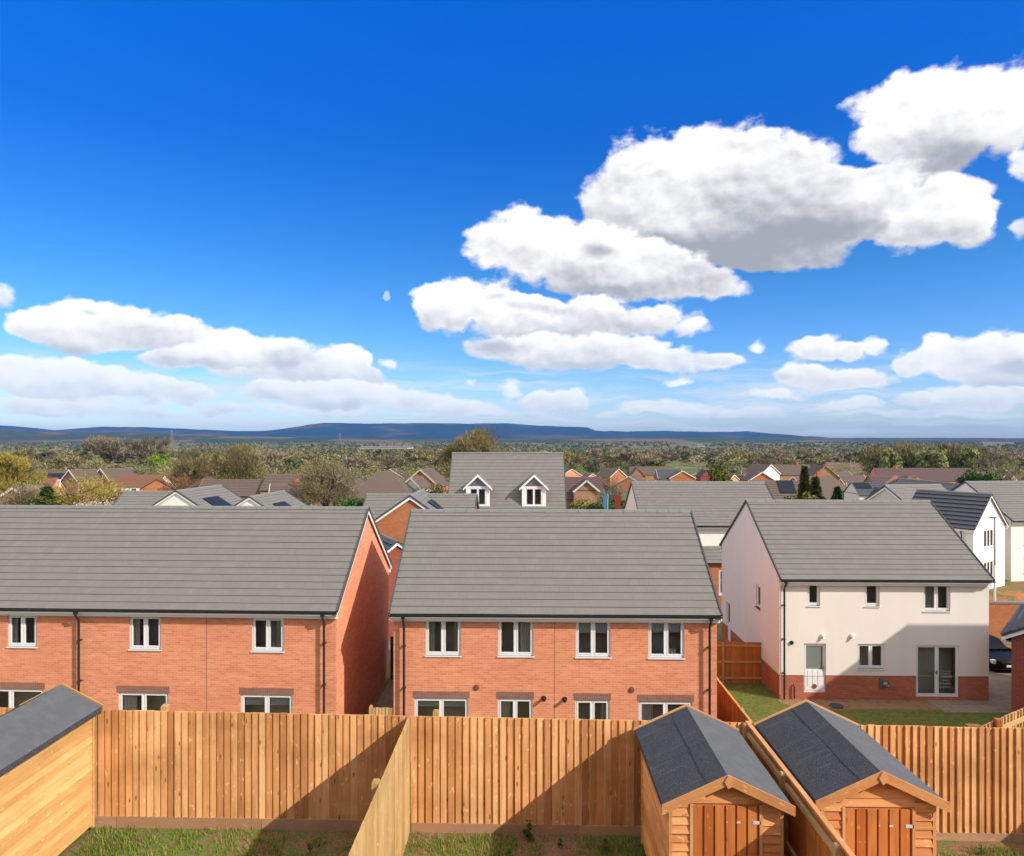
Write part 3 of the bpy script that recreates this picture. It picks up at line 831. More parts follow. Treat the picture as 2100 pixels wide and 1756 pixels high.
# brick garage at the right edge, turned so that its gable faces the lawn
gar = thing('brick_garage', 'dark red brick garage cut by the right edge, its roof verge above the lawn', 'garage')
cg = Vector((18.85, 28.1, 0)); rzg = R(-40)
xfg = Matrix.Translation(cg) @ Matrix.Rotation(rzg, 4, 'Z') @ Matrix.Translation((2.5, 0, 0)) @ Matrix.Rotation(R(90), 4, 'Z')
block(gar, 0, 6, -2.5, 2.5, -.1, 3.22, 4.75, 'dark_brick', 'slate_tile', xf=xfg, ov=.30, vo=.22, barge='white_pvc', floors=False)
# the neighbour's house standing outside the frame that shades the garden
nb = thing('brick_house', 'tall red brick building just outside the right edge that shades the lawn', 'house')
block(nb, 26.0, 36, 15.5, 23.7, 0, 10.9, 11.1, 'red_brick', ov=.25, vo=.1)

own = thing('brick_house', 'unseen brick house behind the viewer, added to cut sky light on the gardens', 'house')  # unseen house added to block sky light and deepen the foreground shade
block(own, -17, 15, -11, -2.5, 3.6, 12.2, 15.2, 'red_brick', ov=.25, vo=.1, floors=False)

# ------------------------------------------------------------------ ground
def gz(x, y):
    if y < 60:
        s = 12.75 + max(0, x-7.6)*.62
        t = (y - s)/3.6
        base = 4.19 - .0155*(x+7.8) if y < 60 else 0
        base = max(3.7, min(4.4, base))
        if t <= 0: return base
        if t >= 1: return 0.0
        t = t*t*(3-2*t)
        return base*(1-t)
    P = [(60,0),(130,-4),(250,-8),(500,-14),(1000,-20),(2000,-25),(4000,-22),(7000,-10),(16000,-30)]
    for (a, za), (b, zb) in zip(P, P[1:]):
        if y <= b:
            t = (y-a)/(b-a); return za+(zb-za)*t + 1.5*min(1, (y-60)/400)*mnoise.noise(Vector((x*.004, y*.004, 0)))
    return P[-1][1]
def axis(segs):
    out = []
    for a, b, s in segs:
        n = max(1, round((b-a)/s)); out += [a+(b-a)*i/n for i in range(n)]
    return out + [segs[-1][1]]
ys = axis([(-30,0,6),(0,12,1.5),(12,24,.4),(24,60,3),(60,130,8),(130,500,25),(500,2000,100),(2000,16000,700)])
xs = axis([(-14000,-2000,1200),(-2000,-300,170),(-300,-60,24),(-60,-12,6),(-12,24,.9),(24,60,6),(60,300,24),(300,2000,170),(2000,14000,1200)])
V = np.array([(x, y, gz(x, y)) for y in ys for x in xs]); nx = len(xs)
F = np.array([(j*nx+i, j*nx+i+1, (j+1)*nx+i+1, (j+1)*nx+i) for j in range(len(ys)-1) for i in range(nx-1)])
struct(tri_mesh('ground', V, F, 'ground_soil'))

def sheet(name, pts, z, mat):
    mb = MB(); mb.face([(p[0], p[1], z) for p in pts]); 
    return struct(mb.build(name, mat))
sheet('lawn', [(7.2,16.6),(19.4,16.6),(19.4,28.7),(10.9,28.7),(10.45,29.6),(10.45,31.85),(7.2,31.85)], .010, 'lawn_turf')
sheet('soil', [(10.0,28.9),(19.4,28.9),(19.4,29.96),(10.0,29.96)], .006, 'earth_strip')
sheet('patio', [(16.6,28.6),(22.5,28.6),(22.5,40),(19.17,40),(19.17,29.94),(16.6,29.94)], .016, 'paving')
sheet('path', [(-6.2,18),(-4.5,18),(-4.5,40),(-6.2,40)], .012, 'paving')
sheet('side_path', [(6.4,23),(7.05,23),(7.05,38),(6.4,38)], .012, 'paving')
sheet('road', [(19.4,40.2),(80,40.2),(80,45.0),(19.4,45.0)], .02, 'asphalt')
sheet('estate_road', [(-40,34.5),(10.2,34.5),(10.2,40.5),(-40,40.5)], .014, 'asphalt')
# red earth bank beyond the road
V = []; nxx, nyy = 60, 22
for j in range(nyy):
    for i in range(nxx):
        x = 27+i*.6; y = 45.3+j*.28
        z = .03+.55*math.sin(math.pi*min(1, j/(nyy-1)))*(.6+.8*mnoise.noise(Vector((x*.4, y*.6, 3)))) + .12*mnoise.noise(Vector((x*1.7, y*1.7, 0)))
        V.append((x, y, max(.0, z)))
F = [(j*nxx+i, j*nxx+i+1, (j+1)*nxx+i+1, (j+1)*nxx+i) for j in range(nyy-1) for i in range(nxx-1)]
struct(tri_mesh('earth_bank', np.array(V), np.array(F), 'red_earth_bank'))

# ------------------------------------------------------------------ fences
def fence(root, A, B, zA, zB, hA, hB, side, bw=.118, gap=.020, gravel=True, posts=(), post_side=-1, rails=True, wood='fence_wood', rail_h=(.18, .5, .82), capping=False, post_top=.06, gh=.16, pname='boarding'):
    """close boarded run from A to B (2D). zA,zB: top; hA,hB: height. side = +1: boards face the left of A->B"""
    A = Vector((A[0], A[1], 0)); B = Vector((B[0], B[1], 0)); d = B-A; L = d.length; d.normalize()
    n = Vector((-d.y, d.x, 0)) * side
    def P(s, o, z): return A + d*s + n*o + Vector((0, 0, z))
    mb = MB(); k = max(1, round(L/bw))
    for i in range(k):
        s0, s1 = L*i/k, L*(i+1)/k
        f0, f1 = s0/L, s1/L
        j = random.uniform(-.006, .006); r = random.random(); g = gap*random.uniform(.6, 1.25); lean = random.uniform(-.003, .003)
        t0, t1 = zA+(zB-zA)*f0+j, zA+(zB-zA)*f1+j
        g_ = gh if gravel else 0
        b0, b1 = zA-hA+((zB-hB)-(zA-hA))*f0+g_, zA-hA+((zB-hB)-(zA-hA))*f1+g_
        # feather edge: thick at the far (left, shading) edge
        hi, lo = .010+g, .006
        ea, eb = hi, lo
        s1b = s1 - .0015
        pts = [P(s0+.0015, 0, b0), P(s1b, 0, b1), P(s1b+lean, eb, b1), P(s0+.0015+lean, ea, b0), P(s0+.0015, 0, t0), P(s1b, 0, t1), P(s1b+lean, eb, t1), P(s0+.0015+lean, ea, t0)]
        w = s1-s0
        uv = [(0,0),(w,0),(w,0),(0,0),(0,t0-b0),(w,t0-b0),(w,t0-b0),(0,t0-b0)]
        for idx in ((0,3,2,1),(4,5,6,7),(0,1,5,4),(1,2,6,5),(2,3,7,6),(3,0,4,7)):
            q = [pts[x] for x in idx]
            if side > 0: q = q[::-1]; u = [uv[x] for x in idx][::-1]
            else: u = [uv[x] for x in idx]
            mb.face(q, 0, u, r)
    mb.build(pname, wood, root)
    if gravel:
        g = MB(); m = max(1, round(L/2.45))
        for i in range(m):
            s0, s1 = L*i/m+.004, L*(i+1)/m-.004
            za, zb = zA-hA+((zB-hB)-(zA-hA))*s0/L, zA-hA+((zB-hB)-(zA-hA))*s1/L
            r = random.random()
            p = [P(s0,-.02,za-.06),P(s1,-.02,zb-.06),P(s1,.034,zb-.06),P(s0,.034,za-.06),P(s0,-.02,za+gh),P(s1,-.02,zb+gh),P(s1,.034,zb+gh),P(s0,.034,za+gh)]
            uv = [(0,0),(0,s1-s0),(.05,s1-s0),(.05,0),(.2,0),(.2,s1-s0),(.25,s1-s0),(.25,0)]
            g.hexa(p, 0, r, uv)
        g.build('gravel_board', 'gravel_board_wood', root)
    for s in posts:
        f = s/L; zt = zA+(zB-zA)*f; zb_ = zt-hA-.1
        p = MB(); o0, o1 = (-.105, -.005)
        q = [P(s-.05,o0,0),P(s+.05,o0,0),P(s+.05,o1,0),P(s-.05,o1,0)]
        zz = zt+post_top+random.uniform(-.01, .01)
        lo_ = [x+Vector((0,0,zb_)) for x in q]; hi_ = [x+Vector((0,0,zz-.03)) for x in q]
        c = sum(q, Vector())/4
        tp = [c+(x-c)*.72+Vector((0,0,zz)) for x in q]
        uvs = [(0,0),(.1,0),(.2,0),(.3,0),(0,zz-zb_),(.1,zz-zb_),(.2,zz-zb_),(.3,zz-zb_)]
        p.hexa(lo_+hi_, 0, random.random(), uvs)
        p.hexa(hi_+tp, 0, random.random())
        p.build('post', 'pale_wood', root)
    if rails:
        r_ = MB()
        for f in rail_h:
            a = P(.02, -.035, zA-hA*(1-f)); b = P(L-.02, -.035, zB-hB*(1-f))
            r_.beam(a, b, .05, .075, 0, random.random())
        r_.build('rail', 'pale_wood', root)
    if capping:
        c_ = MB(); c_.beam(P(0, -.01, zA+.02), P(L, -.01, zB+.02), .07, .035, 0, random.random()); c_.build('capping_rail', 'trim_wood', root)

def YF(x): return 12.3+.0218*x
def zT(x): return 6.215-.0200*(x+7.8)
# garden fence along the back: three bays between the side fences
back = thing('closeboard_fence', 'brown close boarded garden fence running across the foreground, half in shadow', 'fence')
bays = [(-9.6, -2.09, .020), (-2.01, 3.76, .027), (3.84, 10.6, .032)]
for a, b, g in bays:
    fence(back, (a, YF(a)), (b, YF(b)), zT(a), zT(b), 2.0, 1.97, -1, bw=.122 if g < .025 else .128, gap=g, posts=[3.3] if a < -5 else [.42] if a < 0 else [], post_top=.075, rails=True)
# fence dividing the left and the middle garden
f = thing('closeboard_fence', 'pale sunlit fence running towards the viewer between the left and middle garden', 'fence')
fence(f, (-2.05, 12.24), (-2.05, 6.2), 6.11, 6.14, 2.1, 2.15, 1, gravel=False, posts=(2.42, 4.9), gap=.014, wood='pale_wood', post_top=.03)
# fence between the two sheds, its rails and posts on the near side
f = thing('closeboard_fence', 'orange fence with rails and posts showing, running between the two felt roofed sheds', 'fence')
fence(f, (3.80, 6.2), (3.80, 12.34), 6.0, 5.99, 2.1, 2.05, -1, gravel=False, posts=(.6, 2.45, 4.28, 6.05), rail_h=(.12, .52, .93), capping=True, wood='orange_wood', post_top=.02)
f = thing('closeboard_fence', 'fence just outside the right edge that throws the corner shadow on the foreground fence', 'fence')
fence(f, (10.62, 12.5), (10.62, 6.0), 5.86, 5.86, 2.0, 2.0, 1, gravel=False)
# fence climbing away at the right edge
A = at(2010, 1490, 12.72); f = thing('closeboard_fence', 'pale fence going away behind the foreground fence at the right edge', 'fence')
dx, dy = math.sin(R(57)), math.cos(R(57))
fence(f, (A.x, A.y), (A.x+4.2*dx, A.y+4.2*dy), A.z, A.z+.02, 2.0, 2.0, -1, gravel=False, wood='pale_wood', bw=.125, rails=False)
# posts of that run face the viewer: rail of rough timber
b = MB(); b.beam((A.x+.1*dx+.03*dy, A.y+.1*dy-.05, A.z-.16), (A.x+4*dx+.03*dy, A.y+4*dy-.05, A.z-.16), .04, .075, 0, .8); b.build('rail', 'pale_wood', f)
pb = MB(); px_, py_ = A.x+.52*dx, A.y+.52*dy-.09; pb.box((px_-.05, py_-.05, A.z-1.2), (px_+.05, py_+.05, A.z+.06), 0, .2, grain=2); pb.build('post', 'orange_wood', f)
# garden fences among the houses
f = thing('closeboard_fence', 'orange panel fence with three rails closing the gap beside the cream house', 'fence')
fence(f, (6.35, 31.9), (10.42, 31.9), 1.82, 1.80, 1.8, 1.8, 1, gravel=False, posts=(.10, 2.35), wood='orange_wood', rail_h=(.12, .52, .92), post_top=-.02)
f = thing('closeboard_fence', 'orange sunlit fence running from the brick pair towards the sheds', 'fence')
fence(f, (7.15, 17.0), (7.15, 27.4), 1.8, 1.8, 1.8, 1.8, 1, gravel=False, posts=(2, 4.5, 7), wood='orange_wood', rails=False, capping=True)
f = thing('closeboard_fence', 'short low fence panel closing the alley next to the brick pair', 'fence')
fence(f, (-5.35, 23.9), (-4.45, 23.9), 1.80, 1.80, 1.8, 1.8, -1, gravel=False, posts=(.05,), wood='pale_wood')
f = thing('closeboard_fence', 'low dark fence piece at the foot of the terrace gable', 'fence')
fence(f, (-6.5, 23.7), (-5.4, 23.7), 1.62, 1.62, 1.6, 1.6, -1, gravel=False, wood='orange_wood')
# middle garden fences of the brick houses, just behind the foreground fence
f = thing('side_gate', 'dark timber gate at the far end of the alley between the brick houses', 'gate')
mb = MB(); mb.box((-6.15, 31.75, .05), (-4.5, 31.81, 2.0)); mb.build('gate_leaf', 'verge_grey', f)
mb = MB(); [mb.box((-6.15, 31.70, z), (-4.5, 31.745, z+.10)) for z in (.3, 1.7)]; mb.build('ledge', 'grey_metal', f)
gw = thing('garden_wall', 'brick garden wall with stone coping between the cream house and the road', 'wall')
mb = MB(); mb.box((20.0, 39.4, -.1), (30, 39.65, 1.86)); mb.build('brickwork', 'orange_brick', gw)
mb = MB(); mb.box((19.95, 39.36, 1.862), (30.05, 39.70, 1.95)); mb.build('coping', 'ridge_grey', gw)

# ------------------------------------------------------------------ sheds
def shed(root, xr, yf, yb, zr, half, drop, zg, wallw, side_wood='shed_wood', trim='trim_wood', front=True):
    pitch = drop/half
    zw = zr-pitch*wallw
    y0, y1 = yf+.12, yb-.06
    # shiplap walls: each board a lapped strip
    mb = MB(); bh = .118
    def lap(p0, p1, nrm, ztop):
        z = zg+.10
        L = (Vector(p1)-Vector(p0)).length; nv = Vector(nrm)
        while z < ztop-.01:
            z1 = min(z+bh, ztop); r = random.random(); o = random.uniform(.020, .027)
            a, b = Vector(p0), Vector(p1); up = lambda v, zz, off: Vector((v.x, v.y, zz))+nv*off
            q = [up(a,z,o), up(b,z,o), up(b,z1,.004), up(a,z1,.004)]
            mb.face(q, 0, [(0,0),(0,L),(z1-z,L),(z1-z,0)], r)
            mb.face([up(a,z,0), up(b,z,0), up(b,z,o), up(a,z,o)], 0, [(0,0),(0,L),(.02,L),(.02,0)], 0.0)  # lower lap edge in the darkest tone, painting the shadow under each board
            z = z1
    lap((xr-wallw, y1, 0), (xr-wallw, y0, 0), (-1,0,0), zw); lap((xr+wallw, y0, 0), (xr+wallw, y1, 0), (1,0,0), zw)
    lap((xr+wallw, y1, 0), (xr-wallw, y1, 0), (0,1,0), zw)
    mb.face([(xr+wallw,y1,zw),(xr-wallw,y1,zw),(xr,y1,zr-.01)], 0, [(0,0),(0,1),(.4,.5)])
    if front:
        dw = .44; zd = zg+1.90
        lap((xr-wallw, y0, 0), (xr-dw-.045, y0, 0), (0,-1,0), zw); lap((xr+dw+.045, y0, 0), (xr+wallw, y0, 0), (0,-1,0), zw)
        z = zd+.03
        while z < zr-.05:
            z1 = min(z+bh, zr-.03); h0 = min(wallw, (zr-z)/pitch); h1 = max(.01, min(wallw, (zr-z1)/pitch)); r = random.random()
            mb.face([(xr-h0,y0-.018,z),(xr+h0,y0-.018,z),(xr+h1,y0-.004,z1),(xr-h1,y0-.004,z1)], 0, [(0,0),(0,2*h0),(.12,2*h1),(.12,0)], r)
            z = z1
        mb.face([(xr-wallw, y0+.004, zg),(xr+wallw, y0+.004, zg),(xr+wallw, y0+.004, zw),(xr, y0+.004, zr-.01),(xr-wallw, y0+.004, zw)], 0, [(0,0),(0,1),(1,1),(1,.5),(1,0)])
    mb.build('wall', side_wood, root)
    for s in (-1, 1):
        for yy in (y0-.022, y1-.02):
            tr = MB()
            tr.box((xr+s*wallw-.022+s*.012, yy, zg+.05), (xr+s*wallw+.022+s*.012, yy+.045, zw+.0), 0, random.random(), grain=2)
            tr.build('corner_trim', trim, root)
    # roof boards under felt
    rf = MB(); t = .03
    for s in (-1, 1):
        e = (xr+s*half, zr-drop)
        n = Vector((s*drop, 0, half)).normalized()*t
        a0, a1 = Vector((xr, yf+.015, zr)), Vector((xr, yb-.015, zr)); b0, b1 = Vector((e[0], yf+.015, e[1])), Vector((e[0], yb-.015, e[1]))
        up = Vector((0,0,t*1.05))
        # gently uneven felt: a grid
        N, M = 10, 8
        def G(i, j):
            p = a0.lerp(a1, i/N).lerp(b0.lerp(b1, i/N), j/M)
            w = .004*mnoise.noise(p*5)+.005*mnoise.noise(p*1.7)
            return p + (n if j else up)*(1+w/t*.8)
        for i in range(N):
            for j in range(M):
                q = [G(i,j), G(i+1,j), G(i+1,j+1), G(i,j+1)]
                rf.face(q if s < 0 else q[::-1], 0 if s < 0 else 1)
        q = [G(i, M) for i in range(N+1)]
        for i in range(N):
            d = Vector((0,0,-.085)); k = [q[i], q[i+1], q[i+1]+d, q[i]+d]
            rf.face(k if s < 0 else k[::-1], 0)
        rf.face([a0,b0,b1,a1] if s < 0 else [a1,b1,b0,a0], 0)
        # lap strip along the ridge: second sheet of felt overlapping
        ln = MB()
    rf.build('roof_covering', ['roof_felt', 'smooth_felt'], root, smooth=False)
    lp = MB()
    for s in (-1,):
        n = Vector((s*drop, 0, half)).normalized()
        f0, f1 = .0, .30
        for i in range(12):
            ya, yb_ = yf+.03+(yb-yf-.06)*i/12, yf+.03+(yb-yf-.06)*(i+1)/12
            def Q(y, f): return Vector((xr+s*half*f, y, zr-drop*f)) + n*(t+.007+.004*mnoise.noise(Vector((y*3, f, xr))))
            lp.face([Q(ya, .02), Q(yb_, .02), Q(yb_, f1+.006*math.sin(i)), Q(ya, f1+.006*math.sin(i-1))][::1], 0)
            lp.face([Q(ya, f1+.006*math.sin(i-1)), Q(yb_, f1+.006*math.sin(i)), Q(yb_, f1)-n*.02, Q(ya, f1)-n*.02], 0)
    lp.build('felt_lap', 'roof_felt', root)
    # barge boards front and back
    for yy in (yf-.022, yb-.0):
        for s in (-1, 1):
            bb = MB(); h = .135 if yy < yb-.5 else .10
            x1 = xr+s*(half+.035); z1 = zr-pitch*(half+.035)
            top = .058
            r = random.random(); L = math.hypot(half, drop)
            pts = [(x1, yy, z1+top-h), (x1, yy+.022, z1+top-h), (xr, yy+.022, zr+top-h), (xr, yy, zr+top-h), (x1, yy, z1+top), (x1, yy+.022, z1+top), (xr, yy+.022, zr+top), (xr, yy, zr+top)]
            if s < 0: order = [0,3,2,1,4,7,6,5]
            else: order = list(range(8))
            uv0 = [(0,0),(0,0),(0,L),(0,L),(h,0),(h,0),(h,L),(h,L)]
            bb.hexa([pts[k] for k in order], 0, r, [uv0[k] for k in order])
            bb.build('bargeboard', trim, root)
    fi = MB(); 
    pw, ph = .062, .115
    fi.prism([(xr-pw*.9, zr-.03), (xr-.005, zr+.062), (xr+pw, zr-.01), (xr+pw*.75, zr-.085), (xr-.01, zr-.115)], 'y', yf-.042, yf-.0235, 0, .35)
    fi.build('finial', trim, root)
    if front:
        d = MB(); nb_ = 6
        for k in range(nb_):
            a, b = xr-dw+2*dw*k/nb_, xr-dw+2*dw*(k+1)/nb_-.028
            d.box((a, y0-.028, zg+.09), (b, y0-.006, zd), 0, random.random(), grain=2)
        d.box((xr-dw, y0-.009, zg+.1), (xr+dw, y0-.004, zd-.01), 0, 0.0, grain=2)
        dr = d.build('door', 'shed_door_wood', root)
        j = MB()
        j.box((xr-dw-.045, y0-.034, zg+.05), (xr-dw-.006, y0, zd+.02), 0, .9, grain=2); j.box((xr+dw+.006, y0-.034, zg+.05), (xr+dw+.045, y0, zd+.02), 0, .3, grain=2)
        j.build('door_frame', 'trim_wood', root)
        hg = MB()
        for zz in (zd-.22, zg+.35):
            hg.box((xr+dw-.085, y0-.034, zz-.022), (xr+dw+.02, y0-.0285, zz+.022)); hg.box((xr+dw-.30, y0-.032, zz-.012), (xr+dw-.25, y0-.0285, zz+.012))
            hg.box((xr+dw-.44, y0-.031, zz-.006), (xr+dw-.425, y0-.0285, zz+.012))
        hg.build('hinge', 'pale_metal', dr)
        # small scalloped gable apron in shadow on the right
    ap = MB(); ap.prism([(xr+wallw-.33, zw-.04), (xr+wallw+.0, zw-.02), (xr+wallw+.0, zw-.16), (xr+wallw-.08, zw-.20), (xr+wallw-.33, zw-.14)], 'y', y0-.03, y0-.021, 0, .2)
    return

s1 = thing('garden_shed', 'timber shed with grey felt roof beside the foreground fence, nearest the middle of the picture', 'shed')
shed(s1, 2.68, 9.55, 12.05, 6.35, .85, .395, 4.04, .735)
s2 = thing('garden_shed', 'timber shed with grey felt roof further right, past the orange divider fence', 'shed')
shed(s2, 4.73, 9.58, 12.15, 6.41, .85, .395, 4.0, .735)
s3 = thing('garden_shed', 'pale timber shed in the left corner, its long boarded side in full sun', 'shed')
shed(s3, -8.02, 9.5, 12.05, 6.63, .70, .36, 4.2, .57, side_wood='light_wood', trim='light_wood')

# ------------------------------------------------------------------ grass, weeds
def grass_patch():
    N = 110000
    x = rng.uniform(-7.4, 9.6, N); y = rng.uniform(8.6, 12.22, N)
    keep = []
    for i in range(N):
        if abs(x[i]+2.05) < .12 or abs(x[i]-3.8) < .15: keep.append(False); continue
        if 1.9 < x[i] < 3.5 and y[i] > 9.6 or 3.95 < x[i] < 5.5 and y[i] > 9.6 or x[i] < -7.3: keep.append(False); continue
        m = .6*mnoise.noise(Vector((x[i]*.8, y[i]*.8, 1.3)))+.5*mnoise.noise(Vector((x[i]*2.7, y[i]*2.7, 5)))
        edge = min(1, (12.25+.02*x[i]-y[i])/.35)
        keep.append(m+random.uniform(-.16, .16) > -.15+.28*(1-edge))
    k = np.array(keep); x, y = x[k], y[k]; n = len(x)
    z = np.array([gz(a, b) for a, b in zip(x, y)])
    h = rng.uniform(.03, .095, n)*(1+.5*rng.random(n)**3); a = rng.uniform(0, 2*np.pi, n); w = rng.uniform(.004, .009, n)
    lx, ly = np.cos(a), np.sin(a); tilt = rng.uniform(.1, .9, n)
    b0 = np.stack([x-ly*w, y+lx*w, z-.005], 1); b1 = np.stack([x+ly*w, y-lx*w, z-.005], 1)
    tp = np.stack([x+lx*h*tilt, y+ly*h*tilt, z+h], 1)
    Vv = np.empty((3*n, 3)); Vv[0::3], Vv[1::3], Vv[2::3] = b0, b1, tp
    base = np.clip(.45+.3*np.array([mnoise.noise(Vector((p*1.1, q*1.1, 9))) for p, q in zip(x, y)])+rng.normal(0, .22, n), 0, 1)
    o = tri_mesh('grass', Vv, np.arange(3*n).reshape(-1, 3), 'grass_blade', base); o['kind'] = 'stuff'
grass_patch()

def weed(x, y, hgt, label):
    z = gz(x, y); V = []; r = []
    for k in range(int(26)):
        t = random.random()**.8; zz = z+hgt*t; a = random.uniform(0, 6.28); el = random.uniform(-.2, .7); L = hgt*random.uniform(.25, .45)*(1.2-t*.6); w = L*.3
        d = Vector((math.cos(a)*math.cos(el), math.sin(a)*math.cos(el), math.sin(el))); s = d.cross(Vector((0,0,1))).normalized()
        p = Vector((x, y, zz)); q = [p, p+d*L*.5+s*w, p+d*L, p+d*L*.5-s*w]
        V += [tuple(c) for c in q]; r.append(random.random())
    root = thing('weed', label, 'plant', (0,0,0), 0, 'weeds along the foot of the foreground fence')
    tri_mesh('leaves', np.array(V), np.arange(len(V)).reshape(-1, 4), 'weed_leaf', np.array(r), root)
    mb = MB(); mb.tube([(x, y, z-.02), (x+.01, y, z+hgt*.9)], [.008, .004], 5); mb.build('stem', 'weed_leaf', root)
weed(.02, 12.05, .36, 'tallest leafy weed at the foot of the shadowed fence in the middle garden')
weed(-.30, 11.4, .26, 'leafy weed in the grass of the middle garden, nearer than the tallest one')
weed(.55, 11.9, .16, 'small weed against the shadowed gravel board in the middle garden')
weed(1.30, 11.85, .18, 'small weed near the left wall of the middle shed')
weed(-3.55, 11.5, .18, 'small weed in the shadow of the pale divider fence, left garden')
weed(7.55, 12.0, .20, 'bright weed by the foreground fence right of the sheds')

# ------------------------------------------------------------------ trees
def lumpy(n, Rx, Rz, zc, k, seed, flat=.0):
    g = np.random.default_rng(seed)
    d = g.normal(size=(k, 3)); d /= np.linalg.norm(d, axis=1)[:, None]
    rr = g.uniform(.35, 1.0, k)**.6
    C = d*rr[:, None]*np.array([Rx*.78, Rx*.78, Rz*.80]); C[:, 2] = np.where(C[:, 2] < -Rz*.5, C[:, 2]*.6, C[:, 2])
    idx = g.integers(0, k, n)
    rad = g.uniform(.16, .34, k)
    q = g.normal(size=(n, 3)); q /= np.linalg.norm(q, axis=1)[:, None]; q *= (g.random(n)**.45)[:, None]
    P = C[idx] + q*(rad[idx][:, None]*np.array([Rx, Rx, Rz*.9]))
    P[:, 2] += zc
    return P, d, idx, g

def leaf_quads(P, dirs, L, W, g, out=None):
    n = len(P)
    if out is not None:
        dirs = np.cross(out, g.normal(size=(n, 3))); dirs /= np.maximum(1e-6, np.linalg.norm(dirs, axis=1))[:, None]
    s = np.cross(dirs, g.normal(size=(n, 3)) if out is None else out); s /= np.maximum(1e-6, np.linalg.norm(s, axis=1))[:, None]
    V = np.empty((4*n, 3)); l = L[:, None]; w = W[:, None]
    V[0::4] = P; V[1::4] = P+dirs*l*.5+s*w; V[2::4] = P+dirs*l; V[3::4] = P+dirs*l*.5-s*w
    return V, np.arange(4*n).reshape(-1, 4)

def branches(H, Rx, Rz, zc, seed, trunk_r, nb=9):
    rnd = random.Random(seed); mb = MB(); tips = []
    top = zc-Rz*.35
    mb.tube([(0,0,-.3),(rnd.uniform(-.1,.1),rnd.uniform(-.1,.1),top*.5),(rnd.uniform(-.3,.3),rnd.uniform(-.3,.3),top)], [trunk_r*1.25, trunk_r, trunk_r*.75], 7)
    for i in range(nb):
        a = 6.283*i/nb+rnd.uniform(-.4,.4); e = rnd.uniform(.15, 1.3); L = rnd.uniform(.65, 1.0)
        s = Vector((0,0,top*rnd.uniform(.62,1.0)))
        end = Vector((math.cos(a)*math.cos(e)*Rx*.85*L, math.sin(a)*math.cos(e)*Rx*.85*L, zc+Rz*(math.sin(e)*.95*L-.2)))
        mid = s.lerp(end, .5)+Vector((rnd.uniform(-.1,.1)*Rx, rnd.uniform(-.1,.1)*Rx, -.08*Rz))
        mb.tube([s, mid, end], [trunk_r*.5, trunk_r*.28, trunk_r*.08], 5)
        for k in range(4):
            p = mid.lerp(end, rnd.uniform(-.3,.8)); q = p+Vector((rnd.uniform(-1,1)*Rx*.4, rnd.uniform(-1,1)*Rx*.4, rnd.uniform(-.1,.5)*Rz))
            mb.tube([p, p.lerp(q,.5)+Vector((0,0,-.03*Rz)), q], [trunk_r*.2, trunk_r*.12, trunk_r*.04], 4, cap=False)
    return mb

def tree(name, H, Rx, n, mat, style, seed, label, cat='tree', group=None, crown_lo=.28, lw=(.5, .06), k=46, parts=True, trunk_r=None):
    """a tree at the origin: trunk with limbs, crown of leaf or twig sized faces"""
    Rz = H*(1-crown_lo)/2; zc = H-Rz
    P, d, idx, g = lumpy(n, Rx, Rz, zc, k, seed)
    if style == 'twig':
        o = P-np.array([0, 0, zc-Rz*.6]); o /= np.linalg.norm(o, axis=1)[:, None]
        dirs = o*.8+g.normal(size=(n, 3))*.45; dirs[:, 2] += .25
    elif style == 'cone':
        t = g.random(n)**.75; a = g.uniform(0, 6.283, n); rr = Rx*(1-t)*(.35+.65*np.sqrt(g.random(n)))*(1+.18*np.sin(t*38+a*2))
        P = np.stack([np.cos(a)*rr, np.sin(a)*rr, H*(crown_lo*.5+(1-crown_lo*.5)*t)], 1)
        dirs = np.stack([np.cos(a), np.sin(a), g.uniform(-.5, .3, n)], 1)+g.normal(size=(n, 3))*.25
    else:
        dirs = g.normal(size=(n, 3))
    dirs /= np.linalg.norm(dirs, axis=1)[:, None]
    L = lw[0]*g.uniform(.6, 1.3, n); W = lw[1]*g.uniform(.6, 1.3, n)
    o_ = None
    if style == 'leaf' and not parts:
        o_ = (P-np.array([0, 0, zc-Rz*.4])); o_ /= np.linalg.norm(o_, axis=1)[:, None]; o_ = o_+g.normal(size=(n, 3))*.4
    V, F = leaf_quads(P, dirs, L, W, g, o_)
    rr = np.clip(.5+.28*(g.normal(size=k)[idx])+.09*g.normal(size=n), 0, 1) if style != 'cone' else np.clip(g.normal(.45, .25, n), 0, 1)
    if parts:
        root = thing(name, label, cat, (0, 0, 0), 0, group)
        tri_mesh('crown', V, F, mat, rr, root)
        branches(H, Rx, Rz, zc, seed, trunk_r or H*.028, 9 if style != 'cone' else 0).build('trunk', 'bark', root)
    else:
        root = tri_mesh(name, V, F, mat, rr); tag(root, label, cat, group)
    root['H'] = H
    return root

def put(root, px, py, Y, label=None, group=None, copy=True, wide=1.0, rz=None):
    x = XA(px, Y); zg = gz(x, Y)-.1; H = ZA(px, py, Y)-zg; s = H/root['H']
    rz = random.uniform(0, 6.28) if rz is None else rz
    if copy: r = dup(root, (x, Y, zg), rz, (s*wide, s*wide, s), label, group)
    else:
        r = root; r.location = (x, Y, zg); r.rotation_euler = (0, 0, rz); r.scale = (s*wide, s*wide, s)
        if label: r['label'] = label
    return r

